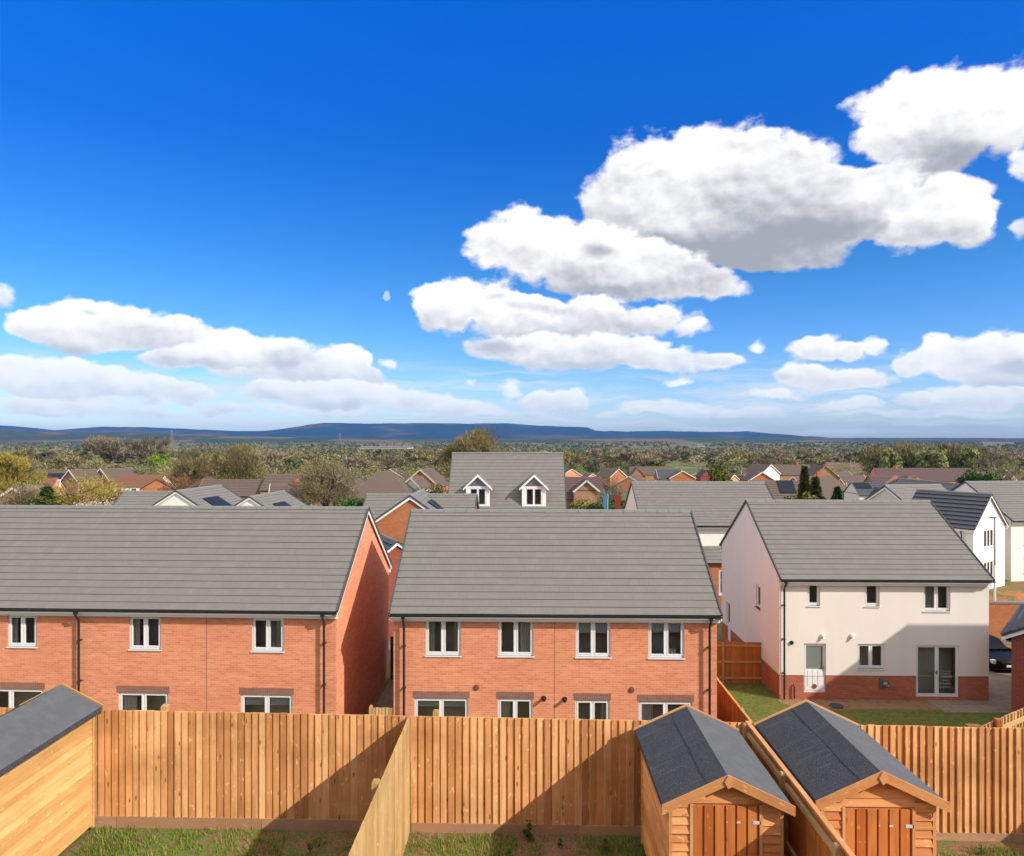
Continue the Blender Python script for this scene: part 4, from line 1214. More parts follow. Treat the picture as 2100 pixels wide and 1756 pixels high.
# trees that stand out
put(tree('bare_tree', 16, 7.2, 20000, 'twig_olive', 'twig', 3, 'big round olive brown tree with dark limbs right of the two white gabled roofs', lw=(.95, .055), k=70, crown_lo=.08, trunk_r=.42), 490, 903, 163, copy=False)
put(tree('bare_tree', 13, 6.6, 13000, 'twig_brown', 'twig', 5, 'brown bare tree with thick dark crooked limbs left of the gap between the brick houses', lw=(.75, .036), k=60, crown_lo=.12, trunk_r=.48), 668, 930, 108, copy=False, wide=1.08)
put(tree('bare_tree', 17, 6.0, 19000, 'twig_olive', 'twig', 8, 'tall bare round topped tree rising behind the dormer house against the hills', lw=(.9, .042), k=80, crown_lo=.2), 975, 869, 120, copy=False, wide=1.0)
put(tree('bare_tree', 13, 6.4, 13000, 'twig_yellow', 'twig', 12, 'yellow green tree coming into leaf at the left edge', lw=(.8, .055), crown_lo=.10), 18, 918, 112, copy=False, wide=1.05)
put(tree('bare_tree', 12, 5.2, 11000, 'twig_olive', 'twig', 15, 'pale olive bare tree just left of the big round one', lw=(.9, .045), crown_lo=.08), 396, 918, 185, copy=False, wide=1.15)
put(tree('bare_tree', 8, 5.0, 6000, 'twig_yellow', 'twig', 21, 'low spreading ochre tree above the left end of the terrace roof', lw=(.6, .04), crown_lo=.05), 175, 972, 88, copy=False, wide=1.25)
put(tree('bare_tree', 8, 5.0, 4500, 'twig_brown', 'twig', 22, 'brownish bare tree above the left edge of the terrace roof', lw=(.6, .04), crown_lo=.05), 45, 985, 92, copy=False, wide=1.2)
put(tree('bare_tree', 7, 4.5, 4500, 'leaf_rust', 'twig', 23, 'rusty red brown tree in front of the town roofs, left part', lw=(.6, .035), crown_lo=.05), 372, 969, 150, copy=False, wide=1.2)
put(tree('bare_tree', 8, 4.2, 4000, 'leaf_blossom', 'leaf', 24, 'pink blossom tree above the terrace roof, left of the white gables', lw=(.22, .10), crown_lo=.05), 228, 1004, 75, copy=False, wide=1.1)
put(tree('bare_tree', 8, 4.2, 3000, 'leaf_blossom', 'leaf', 25, 'pale blossom shrub above the terrace roof beside the thin pale pole', lw=(.20, .09), crown_lo=.05), 165, 1016, 72, copy=False, wide=1.0)
put(tree('evergreen_shrub', 7, 2.2, 6000, 'leaf_olive_dark', 'leaf', 26, 'dark green rounded shrub above the terrace roof next to the thin pale pole', 'shrub', lw=(.26, .11), crown_lo=.02, k=30), 93, 990, 76, copy=False, wide=1.15)
put(tree('conifer', 9, 3.3, 9000, 'leaf_olive_dark', 'leaf', 27, 'round dark green conifer standing above the grey roof right of the middle', 'tree', lw=(.30, .13), crown_lo=.03, k=110), 1473, 946, 112, copy=False, wide=.62)
put(tree('evergreen_tree', 9, 4.2, 10000, 'leaf_dark', 'leaf', 28, 'dense dark green rounded tree above the grey roof at far right', 'tree', lw=(.34, .15), crown_lo=.03, k=50), 2010, 953, 108, copy=False, wide=.78)
put(tree('evergreen_tree', 7, 3.6, 4000, 'leaf_dark', 'leaf', 29, 'smaller dark green tree touching the dense one at far right', 'tree', lw=(.34, .15), crown_lo=.03, k=30), 2047, 968, 112, copy=False, wide=.62)
put(tree('conifer', 11, 2.0, 5200, 'leaf_olive_dark', 'cone', 30, 'narrow pointed conifer among brown roofs, tallest of the group', lw=(.5, .12), crown_lo=.05), 1650, 958, 88, copy=False, wide=.9)
put(tree('conifer', 8, 2.0, 4200, 'leaf_olive_dark', 'cone', 31, 'yellowish pointed conifer just right of the tallest narrow one', lw=(.45, .12), crown_lo=.05), 1672, 980, 86, copy=False, wide=.95)
put(tree('conifer', 6, 2.0, 3000, 'leaf_dark', 'cone', 32, 'short pointed conifer in front of the wide brown roof', lw=(.4, .12), crown_lo=.05), 1717, 1000, 84, copy=False, wide=.8)
put(tree('evergreen_shrub', 5, 3, 5000, 'leaf_olive_dark', 'leaf', 33, 'broad mixed evergreen shrub at the foot of the pointed conifers', 'shrub', lw=(.3, .12), crown_lo=.02), 1658, 1003, 80, copy=False, wide=1.0)
put(tree('garden_hedge', 4, 4, 5000, 'leaf_olive_dark', 'leaf', 34, 'dark green hedge below the brown gabled house right of the dormer house', 'hedge', lw=(.26, .11), crown_lo=.02), 1205, 1024, 92, copy=False, wide=1.0)
put(tree('garden_hedge', 4, 4, 4000, 'leaf_dark', 'leaf', 35, 'green hedge behind the blue banner', 'hedge', lw=(.26, .11), crown_lo=.02), 1257, 1018, 88, copy=False, wide=.6)
put(tree('bare_tree', 9, 2.6, 3500, 'twig_grey', 'twig', 36, 'slim grey bare tree between the brown gabled house and the long grey roof', lw=(.6, .022), crown_lo=.12), 1250, 974, 98, copy=False, wide=.95)
put(tree('bare_tree', 8, 3.6, 4500, 'twig_brown', 'twig', 37, 'russet bare tree right of the dense dark green tree', lw=(.7, .03), crown_lo=.1), 2072, 955, 150, copy=False, wide=.8)
put(tree('evergreen_shrub', 7, 4, 5000, 'twig_olive', 'leaf', 38, 'olive shrubs beside the orange gable left of the dormer house', 'shrub', lw=(.34, .11), crown_lo=.02), 890, 985, 105, copy=False, wide=.9)
put(tree('lime_tree', 9, 6, 2500, 'leaf_lime', 'leaf', 39, 'bright lime green tree in the wooded valley, left half', lw=(1.1, .5), crown_lo=.05), 329, 925, 420, copy=False, wide=.8)
put(tree('evergreen_shrub', 3, 2, 2500, 'leaf_dark', 'leaf', 40, 'dark shrub in front of the big brown hipped roof', 'shrub', lw=(.22, .1), crown_lo=.02), 727, 1014, 82, copy=False, wide=1.0)

# valley trees: individuals of a few kinds, then farther woods
kinds = [('valley_tree', 'twig_brown', 'twig', (1.6, .20), 'brown bare tree in the wooded valley beyond the town', 'brown bare valley trees'),
         ('valley_tree', 'twig_olive', 'twig', (1.6, .22), 'olive tree in the wooded valley beyond the town', 'olive valley trees'),
         ('valley_tree', 'twig_grey', 'twig', (1.7, .18), 'grey bare tree in the wooded valley beyond the town', 'grey bare valley trees'),
         ('valley_tree', 'leaf_spring', 'leaf', (1.1, .45), 'fresh green tree in the wooded valley beyond the town', 'fresh green valley trees'),
         ('valley_tree', 'leaf_wood', 'leaf', (1.1, .45), 'dark green tree in the wooded valley beyond the town', 'dark green valley trees')]
protos = []
for i, (nm, mt, stl, lw, lab, grp) in enumerate(kinds):
    for v in range(2):
        protos.append(tree(nm, 11, 6.2+v, 1500, mt, stl, 100+i*7+v, lab, 'tree', grp, crown_lo=.05, lw=lw, k=26, parts=False))
used = set()
def vt(i, px, py, Y, wide, label=None, group=None):
    pr = protos[i]
    put(pr, px, py, Y, label, group, copy=i in used, wide=wide)
    used.add(i)
lane = []
rr = random.Random(5)
def wood_mask(px, Y):
    return mnoise.noise(Vector((px*.006, math.log(Y)*3.0, 2.0)))
cnt = 0
tries = 0
while cnt < 235 and tries < 4000:
    tries += 1
    px = rr.uniform(-60, 2160); Y = 290*math.exp(rr.random()*1.35)
    if wood_mask(px, Y) < -.18 or (1150 < px < 2000 and Y < 350): continue
    x = XA(px, Y); h = rr.uniform(9.5, 16.5)*(1 if Y > 380 else .8)
    if 1170 < px < 1950 and Y < 340: h *= .62
    py = 899-(gz(x, Y)+h-CAMZ)/Y*FOC
    w = wood_mask(px*3+900, Y*2)
    i = rr.choices(range(10), [5,5,5,5,4,4,2,2,3,3])[0]
    vt(i, px, py, Y, rr.uniform(1.0, 1.6)); cnt += 1
# the taller poplar like row on the right
for k in range(16):
    px = 1795+k*13.5+rr.uniform(-4, 4); Y = rr.uniform(330, 400)
    vt(rr.choice([2, 3, 6, 7, 3]), px, 909+rr.uniform(-2, 7)+(6 if k in (0, 15) else 0), Y, rr.uniform(.55, .8), 'tall tree in the dense row of yellow green trees at right', 'tall trees in the row at right')
for k in range(7):
    vt(rr.choice([4, 5]), 200+k*22+rr.uniform(-5, 5), 892+rr.uniform(0, 8), rr.uniform(600, 680), rr.uniform(.7, .95), 'grey bare tree in the tall stand on the left', 'grey trees in the tall stand on the left')
for k in range(10):
    vt(rr.choice([8, 9]), 760+k*11+(26 if k > 4 else 0), 921+rr.uniform(-1.5, 1.5), 700, .62, 'dark evergreen tree in the two short rows before the pale warehouse', 'dark evergreens by the warehouse')

def woodland(N, y0, y1, name, mat, q, sz, seed, thr, label):
    g = np.random.default_rng(seed); V = []; Rr = []; c = 0
    while c < N:
        px = g.uniform(-160, 2260); Y = y0*math.exp(g.random()*math.log(y1/y0))
        if mnoise.noise(Vector((px*.008, math.log(Y)*9, seed))) < thr or (1150 < px < 2000 and Y < 370): continue
        x = XA(px, Y); z = gz(x, Y); h = g.uniform(6, 13); r = g.uniform(4, 9)
        n = q
        d = g.normal(size=(n, 3)); d /= np.linalg.norm(d, axis=1)[:, None]; d[:, 2] = np.abs(d[:, 2])
        P = np.array([x, Y, z+h*.15])+d*np.array([r, r, h*.8])*g.uniform(.6, 1, (n, 1))
        s = sz*g.uniform(.6, 1.4, n)
        v, f = leaf_quads(P, d, s*2, s, g, d+g.normal(size=(n, 3))*.38+np.array([0, 0, .25]))
        V.append(v); Rr.append(np.clip(g.normal(.48, .13)+g.normal(0, .07, n), 0, 1)); c += 1
    V = np.concatenate(V); o = tri_mesh(name, V, np.arange(len(V)).reshape(-1, 4), mat, np.concatenate(Rr)); o['kind'] = 'stuff'
    return o
woodland(1700, 900, 2300, 'woodland', 'leaf_wood', 44, 1.4, 3, .02, '')
woodland(1500, 800, 2600, 'brown_woodland', 'twig_brown', 40, 1.5, 4, -.02, '')
woodland(700, 850, 2400, 'spring_woodland', 'leaf_spring', 40, 1.5, 6, .1, '')
woodland(1900, 2300, 5200, 'far_woodland', 'leaf_wood', 26, 2.8, 5, .02, '')
# scrub between the town and the valley trees
woodland(520, 180, 520, 'scrub', 'twig_olive', 210, .22, 8, .02, '')
woodland(380, 200, 560, 'spring_scrub', 'leaf_spring', 200, .22, 9, .02, '')

# ------------------------------------------------------------------ town beyond
def town(px, py, Y, w, d, rise, axis, wall, roof, label, name='town_house', rz=0., tall=None, hip=False, barge=None, chim=None, wins=0, panels=None, group=None, cat='house'):
    zr = ZA(px, py, Y+ (d/2 if axis == 'x' else 0)); x = XA(px, Y); zg = min(gz(x, Y), zr-rise-2.6)-.3
    h = thing(name, label, cat, (x, Y, zg), rz, group)
    H = zr-zg; E = H-rise; o = .3
    mb = MB()
    if axis == 'x':
        for a, b in (((-w/2,0),(w/2,0)), ((w/2,0),(w/2,d)), ((w/2,d),(-w/2,d)), ((-w/2,d),(-w/2,0))):
            mb.face([(a[0],a[1],0),(b[0],b[1],0),(b[0],b[1],E+.1),(a[0],a[1],E+.1)])
        if not hip:
            for s in (-1, 1): mb.face([(s*w/2,0,E),(s*w/2,d,E),(s*w/2,d/2,H-.05)])
    else:
        for a, b in (((-w/2,0),(w/2,0)), ((w/2,0),(w/2,d)), ((w/2,d),(-w/2,d)), ((-w/2,d),(-w/2,0))):
            mb.face([(a[0],a[1],0),(b[0],b[1],0),(b[0],b[1],E+.1),(a[0],a[1],E+.1)])
        for yy in (0, d): mb.face([(-w/2,yy,E),(w/2,yy,E),(0,yy,H-.05)])
    mb.build('wall', wall, h)
    rf = MB()
    if hip:
        r = min(w, d)/2*.92; e = E-.1
        A = [(-w/2-o,-o,e),(w/2+o,-o,e),(w/2+o,d+o,e),(-w/2-o,d+o,e)]
        if w >= d: T = [(-w/2+r,d/2,H),(w/2-r,d/2,H)]; fs = [[A[0],A[1],T[1],T[0]],[A[2],A[3],T[0],T[1]],[A[1],A[2],T[1]],[A[3],A[0],T[0]]]
        else: T = [(0,r,H),(0,d-r,H)]; fs = [[A[0],A[1],T[0]],[A[2],A[3],T[1]],[A[1],A[2],T[1],T[0]],[A[3],A[0],T[0],T[1]]]
        for q in fs: rf.face(q)
        rf.face(A[::-1], 1)
    else:
        if axis == 'x': slope(rf, -w/2-.15, w/2+.15, -o, E-.12, d/2, H, .5, .05); slope(rf, -w/2-.15, w/2+.15, d+o, E-.12, d/2, H, .5, .05)
        else:
            rf.xf = Matrix.Rotation(R(90), 4, 'Z')
            slope(rf, -o, d+o, -w/2-.2, E-.12, 0, H, .5, .05); slope(rf, -o, d+o, w/2+.2, E-.12, 0, H, .5, .05); rf.xf = None
    ro = rf.build('roof', [roof, 'tile_edge_shade'], h)
    if barge and axis == 'y':
        b = MB()
        for s in (-1, 1): b.beam((s*(w/2+.2), -o-.03, E-.16), (0, -o-.03, H-.06), .06, .26)
        b.build('bargeboard', barge, ro)
    if barge and axis == 'x' and not hip:
        b = MB()
        for s in (-1, 1): b.beam((s*(w/2+.2), -o, E-.14), (s*(w/2+.2), d/2, H-.02), .06, .28); b.beam((s*(w/2+.2), d+o, E-.14), (s*(w/2+.2), d/2, H-.02), .06, .28)
        b.build('bargeboard', barge, ro)
    if chim is not None:
        c = MB(); c.box((chim-.35, d/2-.35, H-.6), (chim+.35, d/2+.35, H+.9)); c.build('chimney', 'orange_brick', ro)
        c = MB(); [c.tube([(chim+q, d/2, H+.9), (chim+q, d/2, H+1.25)], .12, 8) for q in (-.17, .17)]; c.build('chimney_pot', 'terracotta', ro)
    for k in range(wins):
        xw = -w/2+w*(k+.5)/wins; m = MB(); zz = max(.9, E-1.7)
        m.box((xw-.6, -.03, zz), (xw+.6, .02, zz+1.2)); f = m.build('window', 'white_pvc', h)
        m = MB(); m.box((xw-.5, -.05, zz+.1), (xw-.03, -.031, zz+1.1)); m.box((xw+.03, -.05, zz+.1), (xw+.5, -.031, zz+1.1)); m.build('pane', 'solar_cell', f)
    if panels:
        a, b, s0, s1 = panels; m = MB(); hh = d/2+o
        P = lambda xx, s, l: (xx, -o+hh*s-.3*l, E-.12+(H-E+.12)*s+l)
        m.hexa([P(a,s0,.0),P(b,s0,.0),P(b,s1,.0),P(a,s1,.0),P(a,s0,.16),P(b,s0,.16),P(b,s1,.16),P(a,s1,.16)]); m.build('solar_panel', 'solar_cell', ro)
    return h

town(777, 966, 116, 10.5, 9, 4.2, 'x', 'brown_brick', 'brown_tile', 'house with very big dark brown hipped roof, left of the orange gables', hip=True, wins=3)
town(862, 963, 150, 8.4, 9, 3.6, 'y', 'orange_brick', 'brown_tile', 'orange brick gable with cream bargeboards just left of the dormer house', barge='pale_render', rz=R(-8))
town(842, 980, 140, 4.6, 7, 2.3, 'y', 'cream_render', 'brown_tile', 'narrow cream gable left of the orange brick gable', barge='pale_render', rz=R(-10))
town(812, 985, 128, 7, 7, 2.6, 'y', 'brown_brick', 'brown_tile', 'brown gable tucked against the big hipped roof', barge='pale_render', rz=R(12))
town(594, 993, 112, 6.2, 6.5, 2.3, 'x', 'cream_render', 'brown_tile', 'cream cottage with brown roof and red chimney behind the smaller white gable', rz=R(14), chim=.9, wins=2, barge='cream_render')
town(580, 972, 140, 9, 8, 3, 'x', 'brown_brick', 'brown_tile', 'dull brown roof behind the cream cottage', wins=2)
town(412, 976, 170, 9, 9, 3.2, 'x', 'brown_brick', 'purple_tile', 'purple brown hipped roof in front of the big round tree', hip=True)
town(466, 983, 140, 13, 9, 3.0, 'x', 'brown_brick', 'brown_tile', 'long flat brown roof at the foot of the big round tree', barge='brown_brick')
town(700, 985, 130, 8, 7, 2.8, 'y', 'brown_brick', 'brown_tile', 'pale brown gable right of the bare tree with crooked limbs', barge='pale_render', rz=R(-15))
town(102, 963, 175, 8.5, 8, 3.2, 'x', 'brown_brick', 'brown_tile', 'brown roof carrying dark solar panels at left', panels=(-3, 3, .12, .7))
town(143, 964, 172, 5.5, 7, 2.6, 'y', 'brown_brick', 'brown_tile', 'gable with pale bargeboards right of the solar panelled roof', barge='white_paint', rz=R(-20))
town(207, 961, 178, 6.5, 8, 3.0, 'y', 'brown_brick', 'brown_tile', 'gable with long pale bargeboard, left of the red roofs', barge='white_paint', rz=R(-20))
town(275, 974, 172, 11, 8, 2.6, 'x', 'white_render', 'rust_tile', 'red tiled roof over a white wall at left', wins=3)
town(322, 983, 160, 7, 7, 2.2, 'y', 'orange_brick', 'rust_tile', 'small red gable roof right of the red roof with white wall', rz=R(25))
town(66, 980, 150, 7, 7, 2.4, 'x', 'red_brick', 'rust_tile', 'low red roof beside the yellow green tree', rz=R(10))
town(28, 1001, 96, 8.0, 6, 2.6, 'y', 'brown_brick', 'brown_tile', 'gable outlined by thin cream bargeboards at the left edge', barge='cream_render')
town(1180, 978, 108, 8.4, 7.6, 3.1, 'x', 'brown_brick', 'purple_tile', 'brown house with dark purple brown roof right of the dormer house', wins=3)
town(1203, 985, 105, 3.6, 4, 1.6, 'y', 'brown_brick', 'purple_tile', 'brown brick front gable with pale bargeboards below the purple brown roof', barge='pale_render')
town(1309, 960, 300, 6.4, 9, 3.6, 'y', 'orange_brick', 'brown_tile', 'small bright orange gable left of centre in the right town', barge='brown_brick')
town(1268, 962, 285, 9, 8, 3.2, 'y', 'orange_brick', 'brown_tile', 'orange brick house with dark roof left of the small bright orange gable', rz=R(35), barge='cream_render')
town(1338, 957, 330, 20, 9, 3.6, 'x', 'brown_brick', 'brown_tile', 'long brown roof behind the small bright orange gable')
town(1400, 966, 258, 9.2, 9, 2.6, 'y', 'orange_brick', 'brown_tile', 'wide low orange gable in the right town', barge='cream_render')
town(1376, 963, 262, 9, 9, 3.2, 'x', 'brown_brick', 'slate_tile', 'dark slate roof adjoining the wide low orange gable', barge='cream_render')
town(1451, 964, 285, 5.6, 8, 2.6, 'y', 'dark_brick', 'purple_tile', 'dark red gable beside the round dark conifer')
town(1563, 968, 215, 8.0, 9, 2.6, 'y', 'orange_brick', 'brown_tile', 'orange gable with white outer boards right of the round conifer', barge='white_paint')
town(1580, 953, 250, 9, 8, 3.2, 'y', 'cream_render', 'brown_tile', 'house with white gable edge above the orange gable with white boards', rz=R(28), barge='white_paint')
town(1622, 953, 265, 17, 9, 3.6, 'x', 'brown_brick', 'brown_tile', 'long grey brown roof left of the tallest pointed conifer', chim=4)
town(1606, 985, 104, 7.4, 8, 3.2, 'x', 'brown_brick', 'brown_tile', 'brown roof carrying one dark solar panel right of the long grey roof', panels=(.1, 2.4, .45, .95), rz=R(-4))
town(1700, 976, 140, 14, 10, 4.2, 'x', 'brown_brick', 'brown_tile', 'wide brown hipped roof behind the pointed conifers', hip=True, chim=0)
town(1693, 955, 200, 8, 8, 3.5, 'y', 'brown_brick', 'brown_tile', 'dull brown gable above the wide brown hipped roof', barge='brown_brick')
town(1796, 989, 125, 5.6, 6, 2.0, 'x', 'cream_render', 'slate_tile', 'blue grey slate roof left of the dull cream gable', panels=(-2.6, 0, .5, .9))
town(1905, 960, 250, 34, 9, 4.2, 'x', 'red_brick', 'purple_tile', 'very long red brown terrace roof at right', chim=-9)
town(1852, 976, 135, 9, 8, 3.0, 'x', 'brown_brick', 'purple_tile', 'dark brown roof below the long red brown terrace roof')
town(1882, 978, 118, 6, 7, 2.4, 'y', 'brown_brick', 'brown_tile', 'brown hipped roof next to the small cream gable at far right', hip=True)
town(2082, 968, 190, 5, 7, 3.0, 'y', 'white_render', 'brown_tile', 'white gable at the right edge beyond the russet tree', barge='brown_brick')
# the rest of the estate, small roofs nothing tells apart
g1 = 'small brown roofs of the estate'
base = None
spots = [(1172,962,330),(1215,960,345),(1235,966,300),(1290,966,250),(1345,970,240),(1425,960,320),(1480,962,330),(1505,964,300),(1520,972,240),(1540,960,320),(1650,962,300),
         (1665,968,240),(1740,962,280),(1760,968,240),(1775,975,190),(1830,966,300),(1990,966,260),(2040,962,280),(2060,975,190),(10,972,260),(180,972,220),(240,966,240),(350,970,250),(545,966,260),(640,968,250),(735,960,270),(800,958,260),(690,962,280)]
for i, (px, py, Y) in enumerate(spots):
    if base is None or i % 9 == 0:
        base = town(px, py, Y, rr.uniform(8, 11), 8, 3.1, 'x' if i % 2 else 'y', rr.choice(['orange_brick', 'brown_brick', 'red_brick']), rr.choice(['brown_tile', 'purple_tile']), 'small brown roofed house of the estate beyond the near houses', rz=R(rr.uniform(-30, 30)), group=g1, barge='cream_render')
    else:
        x = XA(px, Y); dz = ZA(px, py, Y+4)-8.5
        dup(base, (x, Y, dz), R(rr.uniform(-40, 40)), rr.uniform(.85, 1.1))
def warehouse(px0, px1, py, Y, label):
    x0, x1 = XA(px0, Y), XA(px1, Y); zr = ZA((px0+px1)/2, py, Y); zg = zr-6
    o = thing('warehouse', label, 'building')
    mb = MB(); mb.box((x0, Y, zr-2.4), (x1, Y+40, zr-.9)); mb.build('wall', 'curtain_cloth', o)
    mb = MB(); mb.prism([(Y-1, zr-.9), (Y+20, zr), (Y+41, zr-.9)], 'x', x0-1, x1+1); mb.build('roof', 'ridge_grey', o)
warehouse(736, 836, 916, 760, 'long pale warehouse behind the dark evergreens')
warehouse(1432, 1446, 912, 900, 'small white building at the edge of the valley woods')

# ------------------------------------------------------------------ hills
def hill(name, prof, Y, base, Yb, mat, rough):
    xs_ = np.linspace(-900, 3000, 240); P = np.array(prof)
    V = []; rows = 26
    for j in range(rows):
        t = j/(rows-1)
        for px in xs_:
            py = np.interp(px, P[:, 0], P[:, 1])
            zt = CAMZ-(py-899)/FOC*Y
            x = XA(px, Y)*(1+.0*t)
            if t <= .8:
                s = t/.8; yy = Yb+(Y-Yb)*s; z = base+(zt-base)*(s**1.1)
                z += rough*mnoise.noise(Vector((x*.0013, yy*.0015, 1)))*math.sin(math.pi*s)+rough*.25*mnoise.noise(Vector((x*.006, yy*.006, 4)))*s
            else:
                s = (t-.8)/.2; yy = Y+1600*s; z = zt-(zt-base)*s*s
            V.append((x, yy, z))
    n = len(xs_)
    F = [(j*n+i, j*n+i+1, (j+1)*n+i+1, (j+1)*n+i) for j in range(rows-1) for i in range(n-1)]
    o = tri_mesh(name, np.array(V), np.array(F), mat); struct(o); o.data.polygons.foreach_set('use_smooth', [True]*len(F))
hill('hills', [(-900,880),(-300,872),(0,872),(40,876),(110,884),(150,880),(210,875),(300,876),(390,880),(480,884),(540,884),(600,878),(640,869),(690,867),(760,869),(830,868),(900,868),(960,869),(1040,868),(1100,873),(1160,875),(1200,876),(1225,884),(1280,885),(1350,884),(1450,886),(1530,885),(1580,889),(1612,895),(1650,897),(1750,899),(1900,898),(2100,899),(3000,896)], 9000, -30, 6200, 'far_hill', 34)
hill('low_hills', [(-900,884),(-300,880),(0,882),(60,885),(150,888),(300,887),(420,893),(600,897),(800,899.5),(1000,901),(1200,899),(1400,897),(1600,898),(1800,901),(2100,900.5),(3000,898)], 5600, -30, 4300, 'near_hill', 14)

# ------------------------------------------------------------------ street things
lp = thing('street_lamp', 'slim street lamp with short head in front of the white gable house at right', 'street lamp')
b = camxy(2040, 46.4); zt = 10.9-163/1457*46.4
mb = MB(); mb.tube([(b.x, b.y, -.05), (b.x, b.y, 1.3)], .07, 8); mb.tube([(b.x, b.y, 1.3), (b.x, b.y, 2.6)], .055, 8); mb.build('lower_pole', 'white_paint', lp)
mb = MB(); mb.tube([(b.x, b.y, 2.6), (b.x, b.y, zt)], [.05, .04], 8); mb.build('pole', 'grey_metal', lp)
mb = MB(); mb.box((b.x-.34, b.y-.07, zt-.02), (b.x+.10, b.y+.07, zt+.06)); mb.box((b.x-.30, b.y-.05, zt-.045), (b.x-.05, b.y+.05, zt-.02)); mb.build('lamp_head', 'grey_metal', lp)
lp = thing('street_lamp', 'thin pale lamp pole rising over the terrace roof at left', 'street lamp')
b = at(123, 985, 90); zg = gz(b.x, b.y)
mb = MB(); mb.tube([(b.x, b.y, zg), (b.x, b.y, b.z)], [.12, .09], 8); mb.build('pole', 'white_paint', lp)
mb = MB(); mb.box((b.x-.1, b.y-.5, b.z-.03), (b.x+.1, b.y+.12, b.z+.08)); mb.build('lamp_head', 'pale_metal', lp)
fl = thing('banner_flag', 'tall narrow blue banner flag between two grey roofs right of the dormer house', 'banner')
b = at(1238, 1020, 70)
mb = MB(); mb.tube([(b.x+.35, b.y, b.z-3.2), (b.x+.42, b.y, b.z+.35)], .03, 6); mb.build('pole', 'pale_metal', fl)
mb = MB()
for k in range(8):
    z0, z1 = b.z-2.2+.32*k, b.z-2.2+.32*(k+1); o0, o1 = .06*math.sin(k*.9), .06*math.sin(k*.9+.9)
    mb.face([(b.x-.02+o0, b.y+.04*math.sin(k), z0), (b.x+.34, b.y, z0), (b.x+.36, b.y, z1), (b.x+.02+o1, b.y+.04*math.sin(k+1), z1)])
    mb.face([(b.x+.02+o1, b.y+.012+.04*math.sin(k+1), z1), (b.x+.36, b.y+.012, z1), (b.x+.34, b.y+.012, z0), (b.x-.02+o0, b.y+.012+.04*math.sin(k), z0)])
mb.build('flag', 'blue_fabric', fl)
rb = thing('notice_board', 'tall dark red board on posts beside the pale gable of the long grey roof', 'sign')
b = at(1267, 1020, 66)
mb = MB(); mb.box((b.x-.24, b.y, b.z-2.3), (b.x+.24, b.y+.06, b.z+.22)); mb.build('board', 'red_paint', rb)
mb = MB(); [mb.box((b.x+s*.18-.04, b.y+.061, b.z-4.2), (b.x+s*.18+.04, b.y+.14, b.z+.2)) for s in (-1, 1)]; mb.build('post', 'grey_metal', rb)
rb = thing('parked_van', 'small red van roof showing just above the terrace ridge at left', 'van')
b = at(308, 1028, 60)
mb = MB(); L, Wd, Hh = 3.2, 1.7, 1.9
prof = [(-L/2, -Hh), (L/2, -Hh), (L/2, -Hh*.55), (L/2-.5, -Hh*.45), (L/2-.95, -.05), (L/2-1.1, 0), (-L/2+.1, 0), (-L/2, -.1)]
mb.prism([(b.x+p, b.z+.1+q) for p, q in prof], 'y', b.y, b.y+Wd); mb.build('body', 'red_paint', rb)
for s in (-1, 1):
    mb = MB(); mb.tube([(b.x+s*1.0, b.y-.02, b.z+.1-Hh), (b.x+s*1.0, b.y+.2, b.z+.1-Hh)], .32, 14); mb.build('wheel', 'rubber', rb)
for px, cols in ((352, 'grey'), (697, 'grey')):
    py_ = thing('pylon', 'faint lattice pylon in the far valley, %s' % ('left one by the grey stand of trees' if px < 500 else 'one behind the bare tree with crooked limbs'), 'pylon')
    Y = 1500; b = at(px, 906, Y); t = at(px, 882 if px < 500 else 888, Y); mb = MB(); Hp = t.z-b.z+10; z0 = b.z-10
    for s, q in ((-1,-1),(1,-1),(1,1),(-1,1)): mb.beam((b.x+s*3.2, Y+q*3.2, z0), (b.x+s*.4, Y+q*.4, z0+Hp), .35, .35)
    for k in range(5):
        f0, f1 = k/5, (k+1)/5; w0, w1 = 3.2-2.8*f0, 3.2-2.8*f1
        mb.beam((b.x-w0, Y-w0, z0+Hp*f0), (b.x+w1, Y-w1, z0+Hp*f1), .22, .22); mb.beam((b.x+w0, Y-w0, z0+Hp*f0), (b.x-w1, Y-w1, z0+Hp*f1), .22, .22)
    for f, w in ((.62, 7), (.78, 6), (.93, 5)): mb.beam((b.x-w, Y, z0+Hp*f), (b.x+w, Y, z0+Hp*f), .35, .45)
    mb.build('lattice', 'grey_metal', py_)

# dark car on the drive, nose towards the garden
car = thing('parked_car', 'black car standing on the drive between the cream house and the brick garage', 'car', (22.3, 33.2, .02)); car.scale = (.95, .95, .84)
def loft(secs, mat, name, parent, mi=None):
    mb = MB()
    for a, b in zip(secs, secs[1:]):
        n = len(a)
        for i in range(n): mb.face([a[i], a[(i+1)%n], b[(i+1)%n], b[i]])
    mb.face(secs[0][::-1]); mb.face(secs[-1]); return mb.build(name, mat, parent, smooth=True)
def sec(y, w, z0, z1, r=.12):
    return [(-w+r, y, z0), (w-r, y, z0), (w, y, z0+r), (w, y, z1-r*1.6), (w-r*1.3, y, z1), (-w+r*1.3, y, z1), (-w, y, z1-r*1.6), (-w, y, z0+r)]
body = loft([sec(0, .70, .30, .62), sec(.10, .80, .22, .74), sec(.6, .86, .18, .86), sec(1.35, .88, .18, .96), sec(2.6, .89, .18, .98), sec(3.6, .87, .2, .98), sec(4.05, .80, .28, .92)], 'car_paint', 'body', car)
loft([sec(1.15, .78, .90, .97), sec(1.75, .70, .92, 1.40), sec(2.3, .67, .92, 1.46), sec(3.1, .66, .92, 1.42), sec(3.75, .74, .90, 1.0)], 'car_paint', 'cabin', car)
